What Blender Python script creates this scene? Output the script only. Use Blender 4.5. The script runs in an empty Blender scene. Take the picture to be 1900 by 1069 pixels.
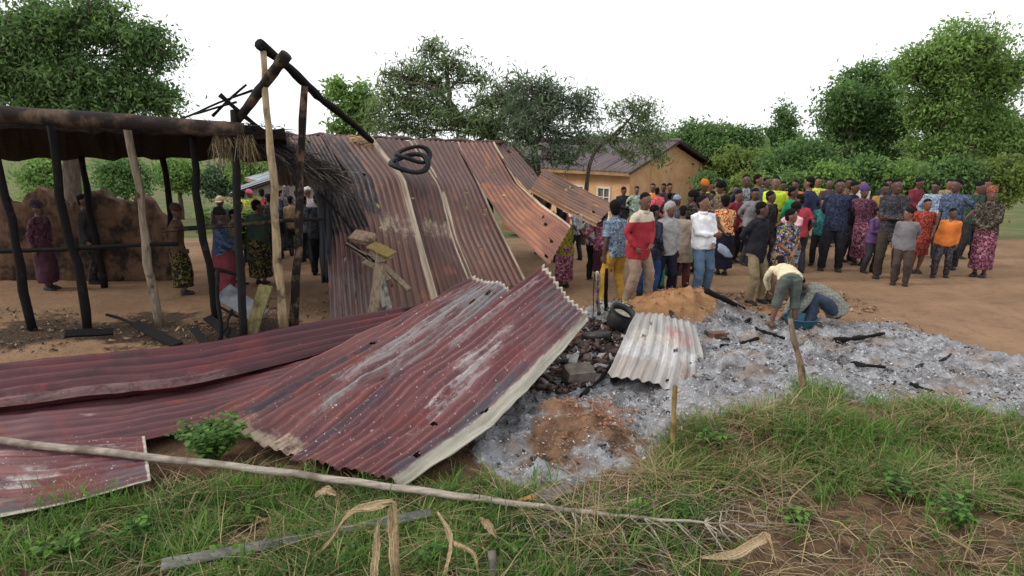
import bpy, math, random
import numpy as np
from mathutils import Vector, Matrix

R = math.radians
random.seed(7)
rng = np.random.default_rng(7)
SC = bpy.context.scene
COL = SC.collection

# ------------------------------------------------------------------ camera
CAM_Z = 2.5
PITCH = R(13.6)
FPX = 1146.0                      # focal length in photo pixels (photo 1900 wide)
cam = bpy.data.cameras.new("camera")
cam.sensor_width = 36.0
cam.lens = 36.0 * FPX / 1900.0
cam.clip_start = 0.05
cam.clip_end = 2000.0
camo = bpy.data.objects.new("camera", cam)
COL.objects.link(camo)
camo.location = (0, 0, CAM_Z)
camo.rotation_euler = (R(90) - PITCH, 0, 0)
SC.camera = camo

# ------------------------------------------------------------------ sky, sun, exposure
SUN_AZ = Vector((-0.86, -0.10, 0.60)).normalized()     # direction towards the veiled sun
w = bpy.data.worlds.new("World")
SC.world = w
w.use_nodes = True
nt = w.node_tree
nt.nodes.clear()
sky = nt.nodes.new("ShaderNodeTexSky")
sky.sky_type = 'NISHITA'
sky.sun_disc = False
sky.sun_elevation = math.asin(SUN_AZ.z)
sky.sun_rotation = math.atan2(SUN_AZ.x, SUN_AZ.y)
sky.air_density = 1.0
sky.dust_density = 4.0
hs = nt.nodes.new("ShaderNodeHueSaturation")
hs.inputs['Saturation'].default_value = 0.25
bg1 = nt.nodes.new("ShaderNodeBackground")
bg1.inputs['Strength'].default_value = 0.10
bg2 = nt.nodes.new("ShaderNodeBackground")
bg2.inputs['Color'].default_value = (0.965, 0.985, 1.0, 1)
bg2.inputs['Strength'].default_value = 1.10
mx = nt.nodes.new("ShaderNodeMixShader")
mx.inputs[0].default_value = 0.92       # cloud cover over the clear sky
wo = nt.nodes.new("ShaderNodeOutputWorld")
nt.links.new(sky.outputs[0], hs.inputs['Color'])
nt.links.new(hs.outputs[0], bg1.inputs['Color'])
nt.links.new(bg1.outputs[0], mx.inputs[1])
nt.links.new(bg2.outputs[0], mx.inputs[2])
nt.links.new(mx.outputs[0], wo.inputs['Surface'])

sl = bpy.data.lights.new("sun", 'SUN')
sl.energy = 1.5
sl.angle = R(14)
sl.color = (1.0, 0.93, 0.84)
so = bpy.data.objects.new("sun", sl)
COL.objects.link(so)
so.rotation_euler = (-SUN_AZ).to_track_quat('-Z', 'Y').to_euler()

SC.view_settings.view_transform = 'Standard'
SC.view_settings.look = 'None'
SC.view_settings.gamma = 1.0
SC.view_settings.use_curve_mapping = False
SC.view_settings.exposure = 0.36
SC.cycles.max_bounces = 5
SC.cycles.diffuse_bounces = 2
SC.cycles.glossy_bounces = 2
SC.cycles.transmission_bounces = 2
SC.cycles.transparent_max_bounces = 6

# ------------------------------------------------------------------ helpers
CP, SP = math.cos(PITCH), math.sin(PITCH)
C0 = np.array((0.0, 0.0, CAM_Z))


def ray(px, py):
    a = (px - 950.0) / FPX
    b = (534.5 - py) / FPX
    return np.array((a, CP + b * SP, -SP + b * CP))


def at(px, py, Y):
    d = ray(px, py)
    return C0 + d * (Y / d[1])


def gp(px, py, z=0.0):
    d = ray(px, py)
    return C0 + d * ((z - CAM_Z) / d[2])


def lin(r, g, b):
    f = lambda c: (c / 12.92 if c <= 0.04045 else ((c + 0.055) / 1.055) ** 2.4)
    return (f(r / 255.0), f(g / 255.0), f(b / 255.0))


def _hash(ix, iy, s):
    h = (ix.astype(np.int64) * 374761393 + iy.astype(np.int64) * 668265263 + s * 1442695041) & 0x7fffffff
    h = ((h ^ (h >> 13)) * 1274126177) & 0x7fffffff
    return ((h ^ (h >> 16)) & 0xffff) / 65535.0


def vnoise(x, y, s=0):
    x = np.asarray(x, float); y = np.asarray(y, float)
    ix = np.floor(x); iy = np.floor(y)
    fx = x - ix; fy = y - iy
    fx = fx * fx * (3 - 2 * fx); fy = fy * fy * (3 - 2 * fy)
    a = _hash(ix, iy, s); b = _hash(ix + 1, iy, s); c = _hash(ix, iy + 1, s); d = _hash(ix + 1, iy + 1, s)
    return (a * (1 - fx) + b * fx) * (1 - fy) + (c * (1 - fx) + d * fx) * fy


def fbm(x, y, s=0, o=4):
    t = 0; a = 0.5; f = 1.0
    for i in range(o):
        t = t + a * (vnoise(x * f, y * f, s + i * 17) * 2 - 1)
        a *= 0.5; f *= 2.03
    return t


def inpoly(x, y, poly):
    c = np.zeros(np.shape(x), bool)
    n = len(poly)
    for i in range(n):
        x1, y1 = poly[i]; x2, y2 = poly[(i + 1) % n]
        if y1 == y2:
            continue
        k = ((y1 > y) != (y2 > y)) & (x < (x2 - x1) * (y - y1) / (y2 - y1) + x1)
        c ^= k
    return c


def wpoly(pp):
    return [tuple(gp(a, b)[:2]) for a, b in pp]


def softpoly(x, y, poly, rad, n=10, seed=1):
    r = np.random.default_rng(seed)
    t = np.zeros(np.shape(x))
    for i in range(n):
        a = r.uniform(0, 6.28); q = rad * math.sqrt(r.uniform(0, 1))
        t += inpoly(x + math.cos(a) * q + 0.25 * fbm(x * 2.2, y * 2.2, 5) * 1.0, y + math.sin(a) * q + 0.22 * fbm(x * 2.2, y * 2.2, 9), poly)
    return t / n


class MB:
    """collects vertices and faces, builds one mesh object"""
    def __init__(s):
        s.v = []; s.f = []

    def add(s, v, f):
        o = len(s.v)
        s.v.extend([tuple(map(float, q)) for q in v])
        s.f.extend([tuple(i + o for i in q) for q in f])
        return s

    def loft(s, rings, segs=10, cap=True):
        v = []; f = []
        n = len(rings)
        for c, a, b in rings:
            c = np.asarray(c, float); a = np.asarray(a, float); b = np.asarray(b, float)
            for k in range(segs):
                t = 2 * math.pi * k / segs
                v.append(c + a * math.cos(t) + b * math.sin(t))
        for i in range(n - 1):
            for k in range(segs):
                k2 = (k + 1) % segs
                f.append((i * segs + k, i * segs + k2, (i + 1) * segs + k2, (i + 1) * segs + k))
        if cap:
            f.append(tuple(reversed(range(segs))))
            f.append(tuple((n - 1) * segs + k for k in range(segs)))
        return s.add(v, f)

    def tube(s, pts, rad, segs=8, flat=1.0):
        pts = [np.asarray(p, float) for p in pts]
        n = len(pts)
        if np.isscalar(rad):
            rad = [rad] * n
        rings = []
        prev = None
        for i in range(n):
            d = pts[min(i + 1, n - 1)] - pts[max(i - 1, 0)]
            d = d / (np.linalg.norm(d) + 1e-9)
            if prev is None:
                h = np.array((0, 0, 1.0)) if abs(d[2]) < 0.9 else np.array((1.0, 0, 0))
                a = np.cross(d, h)
            else:
                a = prev - d * np.dot(prev, d)
            a = a / (np.linalg.norm(a) + 1e-9)
            b = np.cross(d, a)
            prev = a
            rings.append((pts[i], a * rad[i], b * rad[i] * flat))
        return s.loft(rings, segs)

    def ell(s, c, rx, ry, rz, ax=None, nu=10, nv=6):
        c = np.asarray(c, float)
        if ax is None:
            ax = (np.array((1., 0, 0)), np.array((0, 1., 0)), np.array((0, 0, 1.)))
        rings = []
        for i in range(nv + 1):
            t = -math.pi / 2 + math.pi * (i + 0.15) / (nv + 0.3)
            rings.append((c + ax[2] * rz * math.sin(t), ax[0] * rx * math.cos(t), ax[1] * ry * math.cos(t)))
        return s.loft(rings, nu)

    def box(s, c, x, y, z):
        """c centre; x,y,z half vectors"""
        c, x, y, z = [np.asarray(q, float) for q in (c, x, y, z)]
        v = [c + i * x + j * y + k * z for k in (-1, 1) for j in (-1, 1) for i in (-1, 1)]
        f = [(0, 2, 3, 1), (4, 5, 7, 6), (0, 1, 5, 4), (2, 6, 7, 3), (0, 4, 6, 2), (1, 3, 7, 5)]
        return s.add(v, f)

    def build(s, name, mat, parent=None, smooth=False):
        me = bpy.data.meshes.new(name)
        me.from_pydata(s.v, [], s.f)
        if smooth:
            me.polygons.foreach_set('use_smooth', [True] * len(me.polygons))
        if mat:
            me.materials.append(mat)
        o = bpy.data.objects.new(name, me)
        COL.objects.link(o)
        if parent is not None:
            o.parent = parent
        return o


def mesh_np(name, V, F, mat, parent=None, smooth=False, attrs=None, uv=None):
    """fast mesh from numpy: F is (n,3) or (n,4)"""
    me = bpy.data.meshes.new(name)
    V = np.asarray(V, np.float32); F = np.asarray(F, np.int32)
    k = F.shape[1]
    me.vertices.add(len(V)); me.vertices.foreach_set('co', V.ravel())
    me.loops.add(F.size); me.loops.foreach_set('vertex_index', F.ravel())
    me.polygons.add(len(F))
    me.polygons.foreach_set('loop_start', np.arange(0, F.size, k, dtype=np.int32))
    me.update(calc_edges=True)
    if smooth:
        me.polygons.foreach_set('use_smooth', np.ones(len(F), bool))
    if attrs:
        for an, av in attrs.items():
            a = me.attributes.new(an, 'FLOAT', 'POINT')
            a.data.foreach_set('value', np.asarray(av, np.float32))
    if uv is not None:
        for un, uvv in uv.items():
            l = me.uv_layers.new(name=un)
            l.data.foreach_set('uv', np.asarray(uvv, np.float32)[F.ravel()].ravel())
    if mat:
        me.materials.append(mat)
    o = bpy.data.objects.new(name, me)
    COL.objects.link(o)
    if parent is not None:
        o.parent = parent
    return o


def tag(o, label=None, cat=None, group=None, kind=None):
    if label: o['label'] = label
    if cat: o['category'] = cat
    if group: o['group'] = group
    if kind: o['kind'] = kind
    return o


def thing(name, label, cat, loc=(0, 0, 0), rz=0.0, group=None):
    o = bpy.data.objects.new(name, None)
    o.empty_display_size = 0.1
    COL.objects.link(o)
    o.location = loc
    o.rotation_euler = (0, 0, rz)
    return tag(o, label, cat, group)


# ------------------------------------------------------------------ materials
class NT:
    def __init__(s, name):
        s.m = bpy.data.materials.new(name)
        s.m.use_nodes = True
        s.t = s.m.node_tree
        s.b = s.t.nodes['Principled BSDF']
        s.o = s.t.nodes['Material Output']

    def n(s, typ, **kw):
        q = s.t.nodes.new(typ)
        for k, v in kw.items():
            setattr(q, k, v)
        return q

    def l(s, a, b):
        s.t.links.new(a, b)

    def val(s, x):
        return x

    def math(s, op, a, b=None, c=None, clamp=False):
        q = s.n('ShaderNodeMath', operation=op, use_clamp=clamp)
        for i, x in enumerate((a, b, c)):
            if x is None: continue
            if hasattr(x, 'node'): s.l(x, q.inputs[i])
            else: q.inputs[i].default_value = x
        return q.outputs[0]

    def mix(s, f, a, b, mode='MIX'):
        q = s.n('ShaderNodeMix', data_type='RGBA', blend_type=mode)
        for i, x in ((0, f), (6, a), (7, b)):
            if hasattr(x, 'node'): s.l(x, q.inputs[i])
            elif i == 0: q.inputs[0].default_value = x
            else: q.inputs[i].default_value = (*x, 1) if len(x) == 3 else x
        return q.outputs[2]

    def coord(s, kind='Object', scale=(1, 1, 1), loc=(0, 0, 0), uv=None):
        if uv:
            src = s.n('ShaderNodeUVMap', uv_map=uv).outputs[0]
        else:
            src = s.n('ShaderNodeTexCoord').outputs[kind]
        mp = s.n('ShaderNodeMapping')
        mp.inputs['Scale'].default_value = scale
        mp.inputs['Location'].default_value = loc
        s.l(src, mp.inputs[0])
        return mp.outputs[0]

    def noise(s, co, scale, detail=4, rough=0.55, dist=0.0):
        q = s.n('ShaderNodeTexNoise')
        q.inputs['Scale'].default_value = scale
        q.inputs['Detail'].default_value = detail
        q.inputs['Roughness'].default_value = rough
        q.inputs['Distortion'].default_value = dist
        if co is not None: s.l(co, q.inputs['Vector'])
        return q.outputs[0]

    def voro(s, co, scale, feature='F1', out=0):
        q = s.n('ShaderNodeTexVoronoi', feature=feature)
        q.inputs['Scale'].default_value = scale
        s.l(co, q.inputs['Vector'])
        return q.outputs[out]

    def step(s, x, lo, hi):
        q = s.n('ShaderNodeMapRange', interpolation_type='SMOOTHSTEP')
        s.l(x, q.inputs[0])
        q.inputs[1].default_value = lo
        q.inputs[2].default_value = hi
        return q.outputs[0]

    def attr(s, name):
        q = s.n('ShaderNodeAttribute', attribute_name=name)
        return q.outputs['Fac']

    def bump(s, h, strength, dist=0.02):
        q = s.n('ShaderNodeBump')
        q.inputs['Strength'].default_value = strength
        q.inputs['Distance'].default_value = dist
        s.l(h, q.inputs['Height'])
        s.l(q.outputs[0], s.b.inputs['Normal'])

    def fin(s, col=None, rough=0.8, metal=0.0, spec=0.3):
        if col is not None:
            if hasattr(col, 'node'): s.l(col, s.b.inputs['Base Color'])
            else: s.b.inputs['Base Color'].default_value = (*col, 1)
        if hasattr(rough, 'node'): s.l(rough, s.b.inputs['Roughness'])
        else: s.b.inputs['Roughness'].default_value = rough
        s.b.inputs['Metallic'].default_value = metal
        s.b.inputs['Specular IOR Level'].default_value = spec
        return s.m


_MC = {}


def plain(name, rgb, rough=0.85, var=0.25, scale=6.0, bump=0.15, spec=0.25, stretch=(1, 1, 1)):
    """a base colour with noise variation and fine relief"""
    key = (name, rgb)
    if key in _MC: return _MC[key]
    t = NT(name)
    c = lin(*rgb)
    co = t.coord('Object', stretch)
    n1 = t.noise(co, scale, 5)
    d = tuple(x * (1 - var) for x in c); b = tuple(min(1, x * (1 + var)) for x in c)
    colr = t.mix(t.step(n1, 0.3, 0.7), d, b)
    if bump: t.bump(t.noise(co, scale * 4, 4), bump, 0.02)
    _MC[key] = t.fin(colr, rough, 0, spec)
    return _MC[key]


def wood(name, rgb, dark, charred=0.3, scale=5.0, seed=0.0, grain=(30, 30, 6), fine=1.0):
    """weathered or burnt wood; grain runs along local z of generated coordinates"""
    t = NT(name)
    co = t.coord('Object', (1, 1, 1), (seed, seed * 2, 0))
    g = t.noise(t.coord('Object', grain, (seed, 0, 0)), 1.0, 4)
    ch = t.noise(co, scale, 4, 0.6)
    c = t.mix(t.step(g, 0.35, 0.65), tuple(x * 0.65 for x in lin(*rgb)), lin(*rgb))
    lo = 0.72 - charred * 0.55
    c = t.mix(t.step(ch, lo - 0.10, lo + 0.10), c, lin(*dark))
    t.bump(t.math('ADD', g, t.math('MULTIPLY', t.noise(co, 40, 3), fine)), 0.5, 0.012)
    return t.fin(c, 0.9, 0, 0.2)


def sheet_mat(name, c1, c2, zinc=(150, 150, 150), dark=(32, 28, 32), rust=(138, 90, 70), zinc_amt=0.3, dark_amt=0.3, rust_amt=0.3,
              speck=0.35, seed=0.0, edges=(), bands=(), pale=(196, 186, 166), rough=0.42, end=0.0):
    """painted corrugated iron: streaks run along the sheet (v); edges=((u0,u1),..) pale bare strips; bands=(u0,u1,v0,v1,rgb,amount)"""
    t = NT(name)
    st = t.coord(uv='UVMap', scale=(7.0, 0.9, 1), loc=(seed, seed * 1.7, 0))
    st2 = t.coord(uv='UVMap', scale=(22.0, 1.6, 1), loc=(seed * 3, seed, 0))
    iso = t.coord(uv='UVMap', scale=(3.0, 2.0, 1), loc=(seed * 2, seed, 0))
    nA = t.noise(st, 1.0, 5, 0.6)
    nB = t.noise(st2, 1.0, 4, 0.6)
    nC = t.noise(iso, 1.0, 5, 0.62, 0.4)
    nD = t.noise(t.coord(uv='UVMap', scale=(5.0, 0.7, 1), loc=(seed * 5 + 3, 0, 0)), 1.0, 5, 0.65)
    c = t.mix(t.step(nA, 0.35, 0.65), lin(*c1), lin(*c2))
    if rust_amt:
        c = t.mix(t.math('MULTIPLY', t.step(nC, 0.62 - 0.3 * rust_amt, 0.75 - 0.2 * rust_amt), 0.75), c, lin(*rust))
    if dark_amt:
        c = t.mix(t.math('MULTIPLY', t.step(nB, 0.66 - 0.22 * dark_amt, 0.85 - 0.22 * dark_amt), 0.8), c, lin(*dark))
    if zinc_amt:
        m = t.step(t.math('MULTIPLY', t.math('ADD', nD, t.math('MULTIPLY', nB, 0.35)), 0.74), 0.70 - 0.24 * zinc_amt, 0.76 - 0.22 * zinc_amt)
        c = t.mix(t.math('MULTIPLY', m, 0.85), c, lin(*zinc))
    uvn = t.n('ShaderNodeUVMap', uv_map='uvn')
    sep = t.n('ShaderNodeSeparateXYZ'); t.l(uvn.outputs[0], sep.inputs[0])
    u, v = sep.outputs[0], sep.outputs[1]
    wob = t.math('MULTIPLY', t.math('SUBTRACT', t.noise(t.coord(uv='UVMap', scale=(5, 3, 1), loc=(seed, 9, 0)), 1.0, 5, 0.7), 0.5), 0.34)
    wobu = t.math('MULTIPLY', wob, 0.55)
    nF = t.noise(t.coord(uv='UVMap', scale=(40, 16, 1), loc=(seed, 8, 0)), 1.0, 5, 0.75)
    nE = t.noise(t.coord(uv='UVMap', scale=(16, 2.2, 1), loc=(seed * 7, 4, 0)), 1.0, 5, 0.7)
    for (u0, u1, v0, v1, rgb, amt) in bands:
        uu = t.math('ADD', u, wobu); vv = t.math('ADD', v, wob)
        m = t.math('MULTIPLY', t.step(uu, u0 - 0.03, u0 + 0.03), t.math('SUBTRACT', 1.0, t.step(uu, u1 - 0.03, u1 + 0.03)))
        m2 = t.math('MULTIPLY', t.step(vv, v0 - 0.035, v0 + 0.035), t.math('SUBTRACT', 1.0, t.step(vv, v1 - 0.035, v1 + 0.035)))
        m = t.math('MULTIPLY', t.math('MULTIPLY', m, m2), t.math('MULTIPLY', t.step(t.math('ADD', t.math('MULTIPLY', nE, 0.62), t.math('MULTIPLY', nF, 0.38)), 0.41, 0.53), amt))
        c = t.mix(m, c, lin(*rgb))
    for (u0, u1) in edges:
        uu = t.math('ADD', u, t.math('MULTIPLY', wob, 0.10))
        m = t.math('MULTIPLY', t.step(uu, u0 - 0.008, u0 + 0.008), t.math('SUBTRACT', 1.0, t.step(uu, u1 - 0.008, u1 + 0.008)))
        pv = t.mix(t.step(nB, 0.3, 0.75), lin(*pale), tuple(x * 0.55 for x in lin(*pale)))
        c = t.mix(m, c, pv)
    if end:
        ve = t.math('ADD', v, t.math('MULTIPLY', wob, 0.06))
        c = t.mix(t.step(ve, 1 - end - 0.006, 1 - end + 0.006), c, lin(206, 196, 178))
    # light and dark lines painted along the sheet to heighten the ridge shading
    sc = t.noise(t.coord(uv='UVMap', scale=(38, 0.8, 1), loc=(seed * 4, 1, 0)), 1.0, 5, 0.7)
    c = t.mix(0.55, c, t.mix(t.step(sc, 0.32, 0.68), (0.42, 0.42, 0.44), (1.25, 1.22, 1.22)), 'MULTIPLY')
    if speck:
        sp = t.noise(t.coord(uv='UVMap', scale=(46, 26, 1), loc=(seed, 2, 0)), 1.0, 4, 0.65)
        c = t.mix(t.step(t.math('ADD', t.math('MULTIPLY', sp, 0.75), t.math('MULTIPLY', sc, 0.25)), 0.69 - 0.105 * speck, 0.72 - 0.105 * speck), c, lin(206, 198, 194))
    # fine dirt
    fine = t.noise(t.coord(uv='UVMap', scale=(14, 14, 1)), 1.0, 6, 0.7)
    c = t.mix(0.45, c, t.mix(fine, (0.35, 0.33, 0.33), (1.0, 1.0, 1.0)), 'MULTIPLY')
    t.bump(fine, 0.12, 0.01)
    return t.fin(c, t.math('ADD', rough - 0.12, t.math('MULTIPLY', fine, 0.34)), 0.0, 0.38)


def leaf_mat(name, dark, light, dry=None, transl=0.3):
    t = NT(name)
    r = t.attr('rnd')
    c = t.mix(r, lin(*dark), lin(*light))
    if dry is not None:
        c = t.mix(t.step(r, 0.86, 0.9), c, lin(*dry))
    t.fin(c, 0.62, 0, 0.3)
    tr = t.n('ShaderNodeBsdfTranslucent')
    t.l(c, tr.inputs['Color'])
    ms = t.n('ShaderNodeMixShader')
    ms.inputs[0].default_value = transl
    t.l(t.b.outputs[0], ms.inputs[1]); t.l(tr.outputs[0], ms.inputs[2])
    t.l(ms.outputs[0], t.o.inputs['Surface'])
    return t.m

# ================================================================== GROUND
ASH = wpoly([(850, 850), (905, 770), (960, 705), (1010, 650), (1060, 600), (1100, 560), (1190, 572), (1300, 545), (1370, 585), (1440, 596), (1540, 600), (1660, 600),
             (1800, 640), (2000, 700), (2000, 830), (1750, 790), (1500, 755), (1420, 775), (1330, 790), (1250, 850), (1120, 872), (1030, 882), (975, 925), (950, 915), (910, 860)])
BANK = wpoly([(1190, 890), (1260, 836), (1330, 792), (1400, 778), (1500, 745), (1750, 790), (2000, 830), (2000, 940), (1500, 905), (1330, 900)])
M1 = gp(1243, 592)[:2]          # orange earth mound
M2 = gp(1085, 800)[:2]          # red earth heap in the ash
M3 = gp(1410, 715)[:2]          # grey ash heap
M4 = gp(1330, 590)[:2]


def gz(x, y):
    x = np.asarray(x, float); y = np.asarray(y, float)
    z = -1.25 * np.clip((y - 14.5) / 9.0, 0, 1) ** 1.3 - 0.012 * np.clip(y - 24, 0, 40)
    z = z + 0.03 * fbm(x * 0.7, y * 0.7, 3)
    near = np.clip((11 - y) / 3, 0, 1)
    z = z + near * (0.035 * fbm(x * 3.1, y * 3.1, 21) + 0.012 * fbm(x * 11, y * 11, 22))
    fg = np.clip((4.7 - y) / 1.2, 0, 1)
    z = z + fg * 0.07 * fbm(x * 1.7, y * 1.7, 31)

    def g(c, r, h, p=1.0):
        d = ((x - c[0]) ** 2 + ((y - c[1]) * 1.0) ** 2) / r ** 2
        return h * np.exp(-d ** p)
    z = z + g(M1, 0.62, 0.34, 1.2) + g(M2, 0.52, 0.17, 1.3) + g(M3, 0.75, 0.24, 1.2) + g(M4, 0.45, 0.16)
    bank = 0.16 * np.exp(-(((y - 4.75 - 0.05 * x) / 0.42) ** 2)) * np.clip((x - 1.1) / 0.5, 0, 1)
    return z + bank


def lumpf(x, y):
    """powdery lumps of the ash"""
    return np.clip(fbm(x * 4.5, y * 4.5, 43, 4) + 0.1, 0, 1) * 0.12 + np.clip(fbm(x * 10, y * 10, 41, 4) + 0.12, 0, 1) * 0.085 + np.clip(fbm(x * 26, y * 26, 47, 3), 0, 1) * 0.04


def axis(dense0, dense1, st, far0, far1, g=1.16):
    c = list(np.arange(dense0, dense1, st))
    a = []; s = st; q = dense0
    while q > far0:
        s *= g; q -= s; a.append(q)
    b = []; s = st; q = c[-1]
    while q < far1:
        s *= g; q += s; b.append(q)
    return np.array(a[::-1] + c + b)


def build_ground():
    xs = axis(-3.4, 5.4, 0.033, -500, 500)
    ys = axis(2.2, 9.0, 0.033, -60, 900, 1.10)
    X, Y = np.meshgrid(xs, ys)
    Z = gz(X, Y)
    ash = softpoly(X, Y, ASH, 0.14, 12)
    lump = lumpf(X, Y)
    near = (Y < 10) & (X > -4) & (X < 6)
    Z = Z + np.where(near, ash * lump, 0)
    # bare earth showing through the ash
    e1 = np.exp(-(((X - M1[0]) ** 2 + (Y - M1[1]) ** 2) / 0.66 ** 2) ** 2)
    q = fbm(X * 3.0, Y * 3.0, 51) * 0.5
    d2 = ((X - M2[0] + 0.02) ** 2 + ((Y - M2[1] + 0.10) * 0.85) ** 2) / 0.56 ** 2
    e2 = np.clip(1.1 - d2 + q * 3.0, 0, 1)
    e3x, e3y = gp(1060, 868)[:2]
    d3 = ((X - e3x + 0.12) / 0.42) ** 2 + ((Y - e3y) / 0.13) ** 2
    e2 = np.maximum(e2, np.clip(1.2 - d3 + q, 0, 1) * 0.8)
    e4x, e4y = gp(1215, 748)[:2]
    d4 = ((X - e4x) / 0.32) ** 2 + ((Y - e4y) / 0.22) ** 2
    e2 = np.maximum(e2, np.clip(1.1 - d4 + q, 0, 1) * 0.45)
    ash = ash * (1 - np.clip(e1 * 1.3, 0, 1)) * (1 - 0.78 * e2)
    hot = np.clip(1 - (((X - gp(1000, 640)[0]) / 0.75) ** 2 + ((Y - gp(1000, 640)[1]) / 0.95) ** 2), 0, 1)
    turf = np.clip((5.2 - Y) / 0.6 + fbm(X * 1.5, Y * 1.5, 61) * 0.6, 0, 1)
    turf = np.maximum(turf, softpoly(X, Y, BANK, 0.15, 8)) * (1 - ash)
    far = np.clip((Y - 16.5) / 4, 0, 1)
    s0 = gp(430, 615)
    soot = np.clip(1.25 - ((X - s0[0]) / np.where(X < s0[0], 3.2, 0.75)) ** 2 - ((Y - s0[1]) / 0.95) ** 2 + fbm(X * 1.8, Y * 1.8, 91) * 1.3, 0, 1)
    ny, nx = X.shape
    V = np.stack((X, Y, Z), -1).reshape(-1, 3)
    i = np.arange(ny * nx).reshape(ny, nx)
    F = np.stack((i[:-1, :-1], i[:-1, 1:], i[1:, 1:], i[1:, :-1]), -1).reshape(-1, 4)
    t = NT('earth_and_ash')
    co = t.coord('Object')
    A = t.attr('ash'); T = t.attr('turf'); E = t.attr('mound'); H = t.attr('burnt')
    # trodden orange earth
    n1 = t.noise(co, 0.9, 6, 0.6); n2 = t.noise(co, 7, 6, 0.65); n3 = t.noise(co, 42, 4, 0.6)
    earth = t.mix(t.step(n1, 0.3, 0.7), lin(128, 102, 80), lin(152, 122, 96))
    earth = t.mix(t.math('MULTIPLY', t.step(n2, 0.5, 0.75), 0.5), earth, lin(100, 76, 58))
    n4 = t.noise(co, 2.6, 6, 0.7, 0.6)
    earth = t.mix(t.math('MULTIPLY', t.step(n4, 0.5, 0.68), 0.55), earth, lin(116, 92, 74))
    earth = t.mix(t.math('MULTIPLY', t.step(n3, 0.55, 0.8), 0.45), earth, lin(176, 140, 106))
    pile = t.mix(t.step(n2, 0.35, 0.65), lin(146, 108, 74), lin(172, 130, 94))
    earth = t.mix(E, earth, pile)
    earth = t.mix(t.attr('baked'), earth, t.mix(t.step(n2, 0.35, 0.65), lin(124, 92, 74), lin(158, 122, 100)))
    # soil under the grass
    soil = t.mix(t.step(n2, 0.35, 0.65), lin(70, 56, 42), lin(118, 92, 72))
    soil = t.mix(t.math('MULTIPLY', t.step(n3, 0.55, 0.7), 0.6), soil, lin(150, 128, 98))
    c = t.mix(T, earth, soil)
    c = t.mix(t.math('MULTIPLY', t.attr('far'), t.step(t.math('ADD', n1, t.math('MULTIPLY', n2, 0.4)), 0.45, 0.75)), c, lin(84, 96, 58))
    sm = t.step(t.math('ADD', t.attr('soot'), t.math('MULTIPLY', t.math('SUBTRACT', n2, 0.5), 1.2)), 0.30, 0.70)
    c = t.mix(t.math('MULTIPLY', sm, 0.9), c, t.mix(t.step(n3, 0.42, 0.62), lin(40, 35, 32), lin(88, 74, 62)))
    # ash: white flakes, grey powder, black charcoal
    a1 = t.noise(co, 5, 6, 0.62, 0.3); a2 = t.noise(co, 19, 6, 0.7, 0.5); a3 = t.noise(co, 55, 5, 0.7)
    ash_c = t.mix(t.step(a1, 0.3, 0.68), lin(108, 106, 108), lin(166, 167, 171))
    ash_c = t.mix(t.math('MULTIPLY', t.step(a2, 0.54, 0.68), 0.8), ash_c, lin(216, 218, 224))
    cm = t.math('MULTIPLY', t.math('ADD', a2, t.math('MULTIPLY', a3, 0.75)), 0.6)
    ash_c = t.mix(t.math('MULTIPLY', t.math('SUBTRACT', 1.0, t.step(cm, 0.36, 0.50)), 0.8), ash_c, lin(66, 61, 61))
    a4 = t.noise(co, 1.7, 5, 0.6)
    ash_c = t.mix(t.math('MULTIPLY', t.step(a4, 0.5, 0.66), t.step(a2, 0.38, 0.58)), ash_c, lin(134, 114, 98))
    a5 = t.noise(t.coord('Object', (1, 1, 1), (7, 3, 0)), 2.6, 6, 0.7, 0.5)
    ash_c = t.mix(t.math('MULTIPLY', t.step(a5, 0.56, 0.66), t.step(a2, 0.40, 0.56)), ash_c, lin(62, 57, 58))
    burnt = t.mix(t.step(a2, 0.42, 0.6), lin(34, 29, 28), lin(86, 68, 60))
    burnt = t.mix(t.step(a1, 0.55, 0.64), burnt, lin(178, 178, 184))
    ash_c = t.mix(H, ash_c, burnt)
    am = t.step(t.math('ADD', A, t.math('MULTIPLY', t.math('SUBTRACT', a2, 0.5), 0.9)), 0.30, 0.62)
    am = t.math('MULTIPLY', am, t.step(A, 0.02, 0.14))
    c = t.mix(am, c, ash_c)
    hgt = t.math('ADD', t.math('MULTIPLY', a3, 0.6), t.math('ADD', n2, t.math('MULTIPLY', a2, 0.8)))
    t.bump(hgt, 0.85, 0.04)
    m = t.fin(c, 0.95, 0, 0.12)
    o = mesh_np('ground', V, F, m, smooth=True, attrs={'ash': ash.ravel(), 'turf': turf.ravel(), 'mound': e1.ravel(), 'baked': e2.ravel(), 'burnt': (hot * 1.0).ravel(), 'far': far.ravel(), 'soot': soot.ravel()})
    tag(o, kind='structure')
    return o


build_ground()


# ================================================================== CORRUGATED SHEETS
def cat(pts, t):
    """Catmull-Rom through pts at t in [0,1] (array)"""
    pts = np.asarray(pts, float)
    n = len(pts)
    if n == 2:
        return pts[0][None] * (1 - t)[:, None] + pts[1][None] * t[:, None]
    s = np.clip(t, 0, 1) * (n - 1)
    i = np.minimum(s.astype(int), n - 2); f = (s - i)[:, None]
    P = np.vstack((2 * pts[0] - pts[1], pts, 2 * pts[-1] - pts[-2]))
    p0, p1, p2, p3 = P[i], P[i + 1], P[i + 2], P[i + 3]
    return 0.5 * (2 * p1 + (p2 - p0) * f + (2 * p0 - 5 * p1 + 4 * p2 - p3) * f ** 2 + (3 * p1 - p0 - 3 * p2 + p3) * f ** 3)


def crease(pts, t):
    pts = np.asarray(pts, float)
    s = np.linspace(0, 1, len(pts))
    ta = np.linspace(-0.03, 0.03, 5)
    return sum(np.stack([np.interp(np.clip(t + a, 0, 1), s, pts[:, k]) for k in range(3)], -1) for a in ta) / 5


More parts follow.
